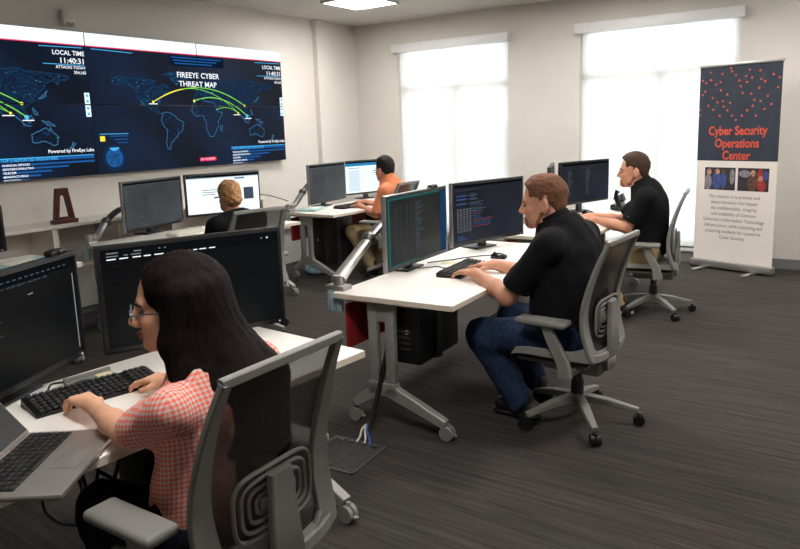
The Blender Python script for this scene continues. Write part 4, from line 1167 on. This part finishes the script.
        for d in range(3):
            sh = [slice(None)]*3; s1 = list(sh); s2 = list(sh); s1[d] = slice(0, -1); s2[d] = slice(1, None)
            A, B = S[tuple(s1)], S[tuple(s2)]
            e = np.argwhere(A != B)
            u, v = (d+1) % 3, (d+2) % 3
            ok = (e[:, u] > 0) & (e[:, v] > 0) & (e[:, u] < F.shape[u]-1) & (e[:, v] < F.shape[v]-1); e = e[ok]
            q = []
            for du, dv in ((-1, -1), (0, -1), (0, 0), (-1, 0)):
                g = e.copy(); g[:, u] += du; g[:, v] += dv; q.append(idx[g[:, 0], g[:, 1], g[:, 2]])
            q = np.stack(q, 1); flip = ~A[e[:, 0], e[:, 1], e[:, 2]]
            q[flip] = q[flip][:, ::-1]
            faces.append(q)
        faces = np.concatenate(faces)
        me = bpy.data.meshes.new(name)
        me.vertices.add(len(verts)); me.vertices.foreach_set('co', verts.astype(np.float32).ravel())
        me.loops.add(faces.size); me.loops.foreach_set('vertex_index', faces.astype(np.int32).ravel())
        me.polygons.add(len(faces)); me.polygons.foreach_set('loop_start', np.arange(0, faces.size, 4, dtype=np.int32))
        me.polygons.foreach_set('loop_total', np.full(len(faces), 4, np.int32))
        me.update(calc_edges=True); me.validate()
        return me
    def build(s, name, m, parent): return link_mesh(name, s.mesh(name), m, parent)

def lerp(a, b, t): return V3(a)*(1-t)+V3(b)*t
def head_frame(c, pitch_, yaw_, s_=1.):
    """head frame: x out of the face, y to the person's left, z up; pitch down positive"""
    Q = Matrix.Rotation(yaw_, 3, 'Z') @ Matrix.Rotation(pitch_, 3, 'Y')
    Q = np.array(Q)
    return Q, (lambda p: V3(c)+Q @ (V3(p)*s_))

def add_head(f, c, Q, P, s, kind):
    e = lambda p, r, k=.012, sub=False: f.ell(P(p), V3(r)*s, Q, k*s, sub)
    w = .93 if kind == 'f' else 1.
    e((-.012, 0, .038), (.098, .076*w, .084)); e((.030, 0, -.025), (.064, .062*w, .088), .03)
    e((.030, 0, -.080), (.052, .050*w, .036), .03); e((.074, 0, -.103), (.020, .024*w, .017), .022)
    for y in (-1, 1):
        e((.066, y*.036*w, -.032), (.024, .022, .024), .02)
        e((.024, y*.048*w, -.080), (.036, .012, .022), .03)
    e((.080, 0, .016), (.014, .046*w, .011), .016)
    for y in (-1, 1): e((.100, y*.031*w, -.006), (.018, .019, .012), .012, True)
    f.cap(P((.092, 0, .004)), P((.1105, 0, -.034)), .0085*s, .0125*s, .012*s)
    for y in (-1, 1): e((.100, y*.0125, -.040), (.011, .008, .008), .008)
    e((.094, 0, -.067), (.010, .022*w, .0052), .006); e((.091, 0, -.077), (.010, .020*w, .006), .006)
    e((.104, 0, -.0715), (.010, .022, .0018), .003, True)
    for y in (-1, 1):
        e((-.008, y*.079*w, -.014), (.020, .011, .033), .008); e((-.004, y*.089*w, -.012), (.010, .006, .018), .006, True)
def add_hand(f, W, d, up, side, s=1., curl=.5, spread=.12, thumb=1.):
    """W wrist point, d finger direction, up back of the hand, side = thumb direction"""
    W, d, up = V3(W), V3(d), V3(up); d /= np.linalg.norm(d); up -= d*(up@d); up /= np.linalg.norm(up)
    l = np.cross(up, d); l = l if l@V3(side) > 0 else -l
    P = lambda x, y, z: W+(d*x+l*y+up*z)*s
    f.cap(P(-.02, 0, 0), P(.02, 0, 0), .024*s, .026*s, .015*s, flat=(up, .75))
    for y in (.027, .009, -.009, -.026):
        f.cap(P(.008, y*.75, 0), P(.078, y, .004), .013*s, .0115*s, .012*s)
    lens = ((.027, .044, .026, .020), (.009, .048, .030, .022), (-.009, .045, .028, .021), (-.026, .035, .021, .018))
    for i, (y, a, b, c) in enumerate(lens):
        p0 = P(.080, y, .004); ang = spread*y/.027; cv = curl*(1+.18*i)
        o = p0; t = .15*cv
        for j, q in enumerate((a, b, c)):
            t += cv*(.30 if j == 0 else .62)
            v = d*math.cos(t)*math.cos(ang)+l*math.sin(ang)*math.cos(t)-up*math.sin(t)
            n_ = o+v*q*s; f.cap(o, n_, (.0092-.0009*j)*s, (.0086-.0009*j)*s, .004*s); o = n_
    a = P(.018, .020, -.006); b = P(.050, .050*thumb, -.014); c = P(.082, .056*thumb, -.022)
    f.cap(a, b, .014*s, .0105*s, .012*s); f.cap(b, c, .0105*s, .0085*s, .004*s)

def person(loc, rz, label, J, look):
    """J: joints in the body frame (x forward, y left, z up, origin on the floor under the seat); look: clothes and hair"""
    t = thing('person', label, 'person', (*loc, 0), R(rz))
    h = look.get('h', .006); s = look.get('s', 1.); kind = look['kind']
    hc, hp, hy = J['head']; Q, P = head_frame(hc, R(hp), R(hy), s)
    allp = [V3(v) for k, v in J.items() if k not in ('head', 'hand') and not isinstance(v, dict)]
    allp = [q for a in allp for q in (a if a.ndim == 2 else [a])]
    lo = np.min(allp, 0)-.30; hi = np.max(allp, 0)+.30; lo[2] = -.01; hi[2] = max(hi[2], hc[2]+.22)
    g = 1.13 if look.get('stout') else 1.
    sp = [V3(p) for p in J['spine']]          # pelvis .. neck base
    wd = look['width']; dp = look['depth']
    def torso(f, inf, k=.05, i0=0, i1=None):
        n = 9; i1 = n if i1 is None else i1
        for i in range(i0, i1):
            u = i/(n-1)*(len(sp)-1); a = min(int(u), len(sp)-2); p = lerp(sp[a], sp[a+1], u-a)
            w_ = np.interp(i/(n-1), np.linspace(0, 1, len(wd)), wd); d_ = np.interp(i/(n-1), np.linspace(0, 1, len(dp)), dp)
            v = sp[a+1]-sp[a]; pit = math.atan2(v[0], v[2])
            Q3 = np.array(Matrix.Rotation(pit, 3, 'Y'))
            f.ell(p, (d_+inf, w_+inf, .085+inf), Q3, k)
        if look.get('bust'):
            for y in (-1, 1): f.ell(lerp(sp[-2], sp[-1], .35)+V3((.085, y*.07, -.03)), (.06+inf, .06+inf, .06+inf), None, .04)
    arms = {}
    for sd in ('L', 'R'):
        arms[sd] = [V3(J['sh'+sd]), V3(J['el'+sd]), V3(J['wr'+sd])]
    nb = sp[-1]
    # --- the body itself, one continuous surface
    f = Field(lo, hi, h)
    torso(f, -.012)
    f.cap(nb+V3((-.01, 0, -.02)), P((-.022, 0, -.05)), .062*s*look.get('neck', 1), .054*s*look.get('neck', 1), .03)
    add_head(f, hc, Q, P, s, kind)
    a_ = look.get('arm', 1.)
    for sd, y in (('L', 1), ('R', -1)):
        S_, E_, W_ = arms[sd]
        f.cap(lerp(nb, S_, .45)+V3((0, 0, -.04)), S_, .06*a_, .054*a_, .04)
        f.cap(S_, E_, .052*a_, .042*a_, .03); f.cap(E_, lerp(E_, W_, .35), .041*a_, .042*a_, .02); f.cap(lerp(E_, W_, .35), W_, .042*a_, .026*a_, .02)
        hd = J['hand'][sd]; add_hand(f, W_, hd[0], hd[1], hd[2], s*look.get('hand', 1.), hd[3])
        H_, K_, A_, T_ = [V3(J[n+sd]) for n in ('hip', 'kn', 'an', 'to')]
        f.cap(H_, K_, .074*g, .050*g, .01); f.cap(K_, lerp(K_, A_, .3), .050*g, .052*g, .008); f.cap(lerp(K_, A_, .3), A_, .052*g, .036*g, .008); f.cap(A_, T_, .034, .028, .02)
    bd = f.build('body', M[look['skin']], t)
    # --- shirt
    f = Field(lo, hi, h)
    torso(f, .015)
    f.cap(nb+V3((-.012, 0, -.05)), lerp(nb, P((-.022, 0, -.05)), .55), .090*s*look.get('neck', 1)**1.3, .072*s*look.get('neck', 1), .05)
    for sd in ('L', 'R'):
        S_, E_, W_ = arms[sd]; cut = look.get('sleeve', .72)
        if cut <= 1.:
            c_ = lerp(S_, E_, cut); f.cap(S_, lerp(S_, E_, cut+.1), .064*a_, .063*a_*look.get('flare', 1.), .04, clip=[(c_, E_-S_)])
        else:
            f.cap(S_, E_, .062*a_, .054*a_, .035); c_ = lerp(E_, W_, cut-1); f.cap(E_, lerp(E_, W_, cut-.9), .054*a_, .042*a_, .02, clip=[(c_, W_-E_)])
        f.cap(lerp(nb, S_, .4)+V3((0, 0, -.045)), S_, .073*a_*look.get('trap', 1)**.35, .064*a_, .04); f.cap(nb+V3((-.02, 0, .0)), lerp(nb, S_, .75)+V3((-.01, 0, -.005-.03*(1-look.get('trap', 1)))), .066*a_*look.get('trap', 1), .056*a_*look.get('trap', 1), .05)
    for pnt, nrm in look.get('hem', []): f.plane(pnt, nrm)
    hdv = P((0, 0, 0))-nb; hdv /= np.linalg.norm(hdv)
    nkc = lerp(nb, P((-.022, 0, -.05)), .62 if look.get('collar') else .42)
    f.plane(nkc+V3((0, 0, .0)), V3((.40, 0, .9)))
    f.wrinkle(look.get('wr', .0035), look.get('wf', 32), 1)
    shirt = f.build('shirt', M[look['shirt']], t)
    if look.get('collar'):
        f = Field(nb-.2, nb+.25, max(.0045, h*.8)); ax = P((-.022, 0, -.05))-nb
        f.cap(nb-ax*.15, nb+ax*1.1, .086*s, .073*s, .0, clip=[(nb+ax*.84, V3((.50, 0, .86))), (nb+ax*.02, -ax)])
        f.cap(nb-ax*.4, nb+ax*1.4, .074*s, .064*s, .0, sub=True)
        f.cap(nb+V3((.07, 0, -.02)), P((.09, 0, -.14)), .030*s, .034*s, .01, sub=True)
        f.build('collar', M[look['shirt']], shirt)
    if look.get('logo'):
        lg = MB(); p = V3(look['logo'][0]); d = V3(look['logo'][1])
        u = d/np.linalg.norm(d); mb_u = Vector(u)
        lg.tube([Vector(p), Vector(p)+mb_u*.012+Vector((0, 0, -.006)), Vector(p)+mb_u*.03+Vector((0, 0, .008))], [.002, .004, .0015], 6)
        lg.build('sleeve_logo', M['paper'], shirt)
    # --- trousers
    f = Field((lo[0], lo[1], 0.02), (hi[0], hi[1], sp[0][2]+.30), h)
    torso(f, .006, i0=0, i1=3)
    for sd in ('L', 'R'):
        H_, K_, A_, T_ = [V3(J[n+sd]) for n in ('hip', 'kn', 'an', 'to')]
        f.cap(V3((sp[0][0], H_[1]*.8, sp[0][2]-.01)), H_, .10*g, .092*g, .05)
        f.cap(H_, K_, .094*g, .073*g, .04); f.cap(K_, A_+V3((0, 0, -.05)), .074*g, .060*g, .04, clip=[(A_+V3((0, 0, -.01)), A_-K_)])
    f.plane((0, 0, sp[0][2]+.07), (0, 0, 1)); f.wrinkle(.004, 36, 3)
    f.build('trousers', M[look['pants']], t)
    for sd in ('L', 'R'):
        A_, T_ = V3(J['an'+sd]), V3(J['to'+sd]); d = T_-A_; d[2] = 0; d /= np.linalg.norm(d)
        f = Field(np.minimum(A_, T_)-.14, np.maximum(A_, T_)+.14, .006)
        hl = A_-d*.045
        f.cap((hl[0], hl[1], .052), (A_[0]+d[0]*.05, A_[1]+d[1]*.05, .06), .042, .044, .02); f.cap((A_[0]+d[0]*.05, A_[1]+d[1]*.05, .055), (T_[0], T_[1], .046), .044, .038, .02)
        f.cap(A_+V3((0, 0, .02)), (A_[0], A_[1], .06), .046, .044, .02); f.plane((0, 0, .022), (0, 0, -1))
        sh = f.build('shoe', M[look['shoe']], t)
        f = Field(np.minimum(A_, T_)-.14, np.maximum(A_, T_)+.14, .006)
        f.cap((hl[0], hl[1], .02), (T_[0]+d[0]*.004, T_[1]+d[1]*.004, .02), .046, .044, .0, clip=[((0, 0, .026), (0, 0, 1)), ((0, 0, .003), (0, 0, -1))])
        f.build('shoe_sole', M[look.get('sole', 'shoe_black')], sh)
    # --- eyes, brows, lips
    for y in (-1, 1):
        w_ = .93 if kind == 'f' else 1
        mb = MB(); mb.ball(P((.0785, y*.031*w_, -.006)), .0112*s, 12, 8); ey = mb.build('eye', M['eye'], t)
        mb = MB(); mb.ball(P((.0862, y*.031*w_, -.007)), .0060*s, 10, 8); mb.build('iris', M['iris'], ey)
        mb = MB(); mb.tube([Vector(P((.093, y*.014, .0115))), Vector(P((.096, y*.030*w_, .0165))), Vector(P((.083, y*.050*w_, .012)))], [.003*s, .0042*s, .002*s], 6)
        mb.build('eyebrow', M[look.get('brow', look['hair'])], t)
    if kind == 'f' and look.get('lips', True):
        f = Field(P((.09, 0, -.07))-.05, P((.09, 0, -.07))+.05, .0025)
        f.ell(P((.096, 0, -.0665)), V3((.0095, .021, .0052))*s, Q, .002); f.ell(P((.093, 0, -.077)), V3((.010, .019, .0062))*s, Q, .002)
        f.ell(P((.106, 0, -.0715)), V3((.010, .022, .0015))*s, Q, .002, sub=True)
        f.build('lips', M['lip'], t)
    look['make_hair'](t, P, Q, s, nb, look)
    if look.get('glasses'):
        mb = MB()
        for y in (-1, 1):
            pts = [Vector(P((.112-.25*abs(.026*math.cos(a))**1.6*0, y*.032+.021*math.cos(a), -.010+.0135*math.sin(a)))) for a in [2*PI*i/18 for i in range(19)]]
            mb.tube(pts, .0019*s, 6, False)
            mb.tube([Vector(P((.110, y*.053, -.006))), Vector(P((.05, y*.080, -.002))), Vector(P((-.005, y*.086, -.001))), Vector(P((-.02, y*.086, -.018)))], .0019*s, 6)
        mb.tube([Vector(P((.112, -.008, -.006))), Vector(P((.116, 0, -.003))), Vector(P((.112, .008, -.006)))], .0017*s, 6)
        gl = mb.build('glasses', M[look['glasses']], t)
        mb = MB()
        for y in (-1, 1):
            b = bmesh.new(); b.faces.new([b.verts.new(P((.112, y*.032+.020*math.cos(a), -.010+.0128*math.sin(a)))) for a in [2*PI*i/18 for i in range(18)]]); mb._merge(b)
        mb.build('lens', M['glass'], gl, smooth=False)
    return t

# ------------------------------------------------------------------ hair
def short_hair(top=.012, side=.005, beard=False, fade=True):
    def mk(t, P, Q, s, nb, look):
        c = P((0, 0, .02)); f = Field(c-.20, c+.20, min(.005, look.get('h', .006)))
        f.ell(P((-.014, 0, .042)), V3((.099+side, .0765+side, .084+top))*s, Q, .01)
        f.ell(P((.005, 0, .075)), V3((.084, .064, .050+top*.6))*s, Q, .03)
        f.ell(P((-.046, 0, -.015)), V3((.054+side, .064+side, .055))*s, Q, .02)
        # face opening, ears and neckline
        f.ell(P((.118, 0, -.03)), V3((.072, .13, .116))*s, Q, .01, sub=True)
        f.ell(P((.012, 0, -.075)), V3((.075, .2, .078))*s, Q, .01, sub=True)
        f.ell(P((.122, 0, .050)), V3((.067, .086, .053))*s, Q, .012, sub=True)
        ax = Q @ V3((-.25, 0, -1)); f.plane(P((-.05, 0, -.050)), ax)
        f.wrinkle(.0018, 110, 5)
        f.build('hair', M[look['hair']], t)
        if beard:
            f = Field(c-.24, c+.2, .005)
            f.ell(P((.034, 0, -.076)), V3((.055, .056, .046))*s, Q, .01); f.ell(P((.074, 0, -.104)), V3((.023, .028, .021))*s, Q, .02)
            f.ell(P((.082, 0, -.078)), V3((.017, .034, .027))*s, Q, .01)
            for y in (-1, 1): f.cap(P((.010, y*.060, -.052)), P((.030, y*.052, -.088)), .0125*s, .0165*s, .02)
            f.ell(P((.100, 0, -.071)), V3((.026, .021, .009))*s, Q, .005, sub=True)
            f.ell(P((.10, 0, -.025)), V3((.075, .1, .034))*s, Q, .006, sub=True)
            f.plane(P((0, 0, -.122)), Q @ V3((.15, 0, -1)))
            f.wrinkle(.0014, 130, 8)
            f.build('beard', M['stubble'], t)
    return mk
def long_hair(t, P, Q, s, nb, look):
    f = Field(V3(nb)-.42, P((0, 0, 0))+.34, .0045)
    f.ell(P((-.020, 0, .045)), V3((.112, .092, .092))*s, Q, .02)
    f.ell(P((-.055, 0, -.01)), V3((.095, .098, .11))*s, Q, .04)
    dn_ = V3((-.10, 0, -1.)); dn_ /= np.linalg.norm(dn_)
    r = random.Random(4)
    # curtain of locks falling from the crown over the ears, back and shoulders
    for i in range(44):
        a = R(80+(280-80)*i/43)
        x0, y0 = -.015+.080*math.cos(a), .084*math.sin(a)
        fr = max(0, 1-2.2*max(0, -math.cos(a))); top_ = P((x0, y0, .035)); mid = P((x0-.028+.052*fr, y0*(1.12-.10*fr), -.085))
        L_ = look['hair_len']*(1-.15*abs(math.sin(a)))*r.uniform(.94, 1.04)
        back = max(0, -math.cos(a))
        ka = .25+.75*min(1, back*1.6)
        m2 = V3((mid[0]*(1-ka)-.062*ka-.012, mid[1]*(1.22 if mid[1] > nb[1] else .95), mid[2]-L_*.42))
        end = V3((mid[0]*.3*(1-ka)-.100*ka-.02, mid[1]*(1.30 if mid[1] > nb[1] else .80)+.012, mid[2]-L_))
        w = r.uniform(.021, .026)*s
        f.cap(top_, mid, w, w*1.2, .035); f.cap(mid, m2, w*1.2, w*1.15, .03); f.cap(m2, end, w*1.15, w*.45, .022)
    # open the face
    f.ell(P((.122, 0, .045)), V3((.064, .066, .058))*s, Q, .012, sub=True)
    f.ell(P((.150, 0, -.015)), V3((.084, .125, .155))*s, Q, .012, sub=True)
    f.ell(P((.125, 0, -.115)), V3((.062, .075, .085))*s, Q, .012, sub=True)
    f.wrinkle(.0012, 170, 6, .05)
    f.build('hair', M[look['hair']], t)
def bun_hair(t, P, Q, s, nb, look):
    c = P((0, 0, .02)); f = Field(c-.22, c+.22, .005)
    f.ell(P((-.012, 0, .042)), V3((.106, .084, .090))*s, Q, .01)
    f.ell(P((-.045, 0, -.01)), V3((.070, .074, .075))*s, Q, .03)
    f.ell(P((.118, 0, -.03)), V3((.070, .13, .105))*s, Q, .01, sub=True)
    f.ell(P((.03, 0, -.085)), V3((.075, .2, .070))*s, Q, .01, sub=True)
    f.wrinkle(.003, 95, 5); hr = f.build('hair', M[look['hair']], t)
    f = Field(P((-.13, 0, .0))-.12, P((-.13, 0, .0))+.12, .004)
    b = V3((-.116, 0, -.022))
    for i in range(14):
        a = 2*PI*i/14; a2 = a+1.1
        f.cap(P(b+V3((-.010, .034*math.cos(a), .036*math.sin(a)))), P(b+V3((-.024, .015*math.cos(a2), .017*math.sin(a2)))), .015*s, .013*s, .005)
    f.ell(P(b), V3((.034, .040, .042))*s, Q, .01); f.wrinkle(.003, 120, 9)
    f.build('hair_bun', M[look['hair']], hr)

DOWN = (0, 0, 1)
# ------------------------------------------------------------------ the five people
# long-haired woman in the foreground
person((-1.40, 1.185), 184, 'woman with long dark hair and glasses in a coral gingham shirt, typing in the foreground', dict(
    head=((.15, .0, 1.055), 3, 50), spine=[(.065, 0, .50), (.055, 0, .62), (.045, 0, .75), (.05, 0, .872)],
    shL=(.02, .158, .825), elL=(.19, .165, .738), wrL=(.445, .085, .745), shR=(.005, -.155, .862), elR=(.20, -.235, .68), wrR=(.40, -.17, .738),
    hand=dict(L=((1, -.25, -.06), (0.05, 0, 1), (0, -1, 0), .55), R=((1, .1, -.08), (.05, 0, 1), (0, 1, 0), .55)),
    hipL=(.07, .10, .47), knL=(.36, .13, .46), anL=(.30, .13, .09), toL=(.43, .14, .04), hipR=(.07, -.10, .47), knR=(.38, -.12, .46), anR=(.34, -.12, .09), toR=(.46, -.13, .04)),
    dict(kind='f', skin='skin_f', shirt='gingham', pants='jeans_dark', shoe='shoe_black', hair='hair_long', h=.0045, s=1.02, width=[.165, .150, .145, .142, .075], depth=[.115, .105, .10, .095, .06],
         arm=.80, hand=.92, neck=.8, sleeve=.74, flare=1.12, hem=[((0, 0, .39), (0, 0, -1))], bust=True, trap=.55, wr=.004, wf=30, hair_len=.33, make_hair=long_hair, glasses='gold', brow='hair_dark'))
# stocky man at the middle desk
MAN = dict(
    head=((.205, .01, 1.115), 5, 20), spine=[(.065, 0, .50), (.075, 0, .66), (.075, 0, .82), (.115, 0, .975)],
    shL=(.085, .205, .925), elL=(.295, .235, .665), wrL=(.560, .10, .735), shR=(.085, -.205, .925), elR=(.31, -.25, .675), wrR=(.58, -.14, .735),
    hand=dict(L=((1, -.22, -.10), (0.05, 0, 1), (0, -1, 0), .5), R=((1, .12, -.10), (.05, 0, 1), (0, 1, 0), .5)),
    hipL=(.06, .11, .47), knL=(.47, .18, .43), anL=(.27, .10, .09), toL=(.40, .11, .04), hipR=(.06, -.11, .47), knR=(.48, -.18, .43), anR=(.30, -.13, .09), toR=(.43, -.15, .04))
person((-1.165, 3.28), 177, 'stocky man with cropped reddish hair in black polo and blue jeans at the middle desk', MAN,
    dict(kind='m', skin='skin', shirt='black_cloth', pants='jeans', shoe='shoe_black', hair='hair_red', h=.006, s=1.07, width=[.20, .205, .205, .205, .13], depth=[.155, .165, .16, .145, .09],
         arm=1.1, neck=1.12, stout=True, sleeve=.80, flare=1.12, collar=True, hem=[((0, 0, .43), (0, 0, -1))], wr=.0035, wf=26, make_hair=short_hair(.002, .0015, True),
         logo=((.215, .292, .752), (.9, .1, 0))))
# bearded man by the window
J = dict(MAN); J.update(head=((.145, .0, 1.118), 0, 12), spine=[(.035, 0, .50), (.025, 0, .66), (.015, 0, .82), (.05, 0, .97)],
    shL=(.04, .185, .925), elL=(.17, .225, .70), wrL=(.43, .09, .745), shR=(.04, -.185, .925), elR=(.24, -.22, .70), wrR=(.49, -.10, .745),
    knL=(.43, .16, .44), anL=(.20, .12, .09), toL=(.33, .13, .04), knR=(.46, -.15, .44), anR=(.36, -.12, .09), toR=(.49, -.13, .04))
person((-1.43, 5.56), 191, 'bearded man in black polo and khaki trousers seated beside the banner', J,
    dict(kind='m', skin='skin_tan', shirt='black_cloth', pants='khaki', shoe='shoe', sole='sole', hair='hair_brown', h=.007, s=1.06, width=[.175, .17, .175, .19, .12], depth=[.13, .125, .125, .125, .085],
         arm=1.0, sleeve=.82, flare=1.15, collar=True, hem=[((0, 0, .465), (0, 0, -1))], wr=.004, wf=28, make_hair=short_hair(.014, .002, True), logo=((.13, .268, .79), (.8, .2, 0))))
# man in orange
J = dict(MAN); J.update(head=((.125, .0, 1.085), 4, -14), spine=[(.02, 0, .49), (.02, 0, .64), (.03, 0, .79), (.06, 0, .925)],
    shL=(.02, .18, .88), elL=(.11, .225, .64), wrL=(.36, .14, .72), shR=(.03, -.18, .88), elR=(.20, -.22, .66), wrR=(.46, -.10, .735),
    knL=(.44, .17, .44), anL=(.20, .14, .09), toL=(.33, .15, .04), knR=(.46, -.15, .44), anR=(.24, -.12, .09), toR=(.37, -.13, .04))
person((-4.10, 5.93), 184, 'dark-haired man in an orange polo and khaki trousers at the far desk', J,
    dict(kind='m', skin='skin_tan', shirt='orange_cloth', pants='khaki', shoe='shoe', hair='hair_dark', h=.008, s=1.04, width=[.165, .16, .165, .18, .11], depth=[.12, .12, .12, .12, .08],
         arm=.98, sleeve=.9, flare=1.12, collar=True, hem=[((0, 0, .42), (0, 0, -1))], wr=.004, wf=28, make_hair=short_hair(.016, .004), glasses='black'))
# blonde woman
J = dict(MAN); J.update(head=((.10, .0, 1.045), 4, -14), spine=[(.02, 0, .49), (.02, 0, .62), (.02, 0, .76), (.045, 0, .89)],
    shL=(.02, .19, .855), elL=(.13, .25, .65), wrL=(.40, .12, .735), shR=(.02, -.19, .855), elR=(.14, -.25, .65), wrR=(.40, -.12, .735),
    knL=(.42, .14, .44), anL=(.34, .13, .09), toL=(.46, .14, .04), knR=(.42, -.14, .44), anR=(.34, -.12, .09), toR=(.46, -.13, .04))
person((-3.84, 3.53), 174, 'blonde woman with a hair bun and black top, seen from behind', J,
    dict(kind='f', skin='skin', shirt='black_cloth', pants='jeans_dark', shoe='shoe_black', hair='hair_blonde', h=.007, s=.96, width=[.17, .16, .17, .19, .12], depth=[.115, .105, .105, .105, .075],
         arm=.88, hand=.92, neck=.85, sleeve=1.75, hem=[((0, 0, .44), (0, 0, -1))], wr=.004, wf=28, make_hair=bun_hair))
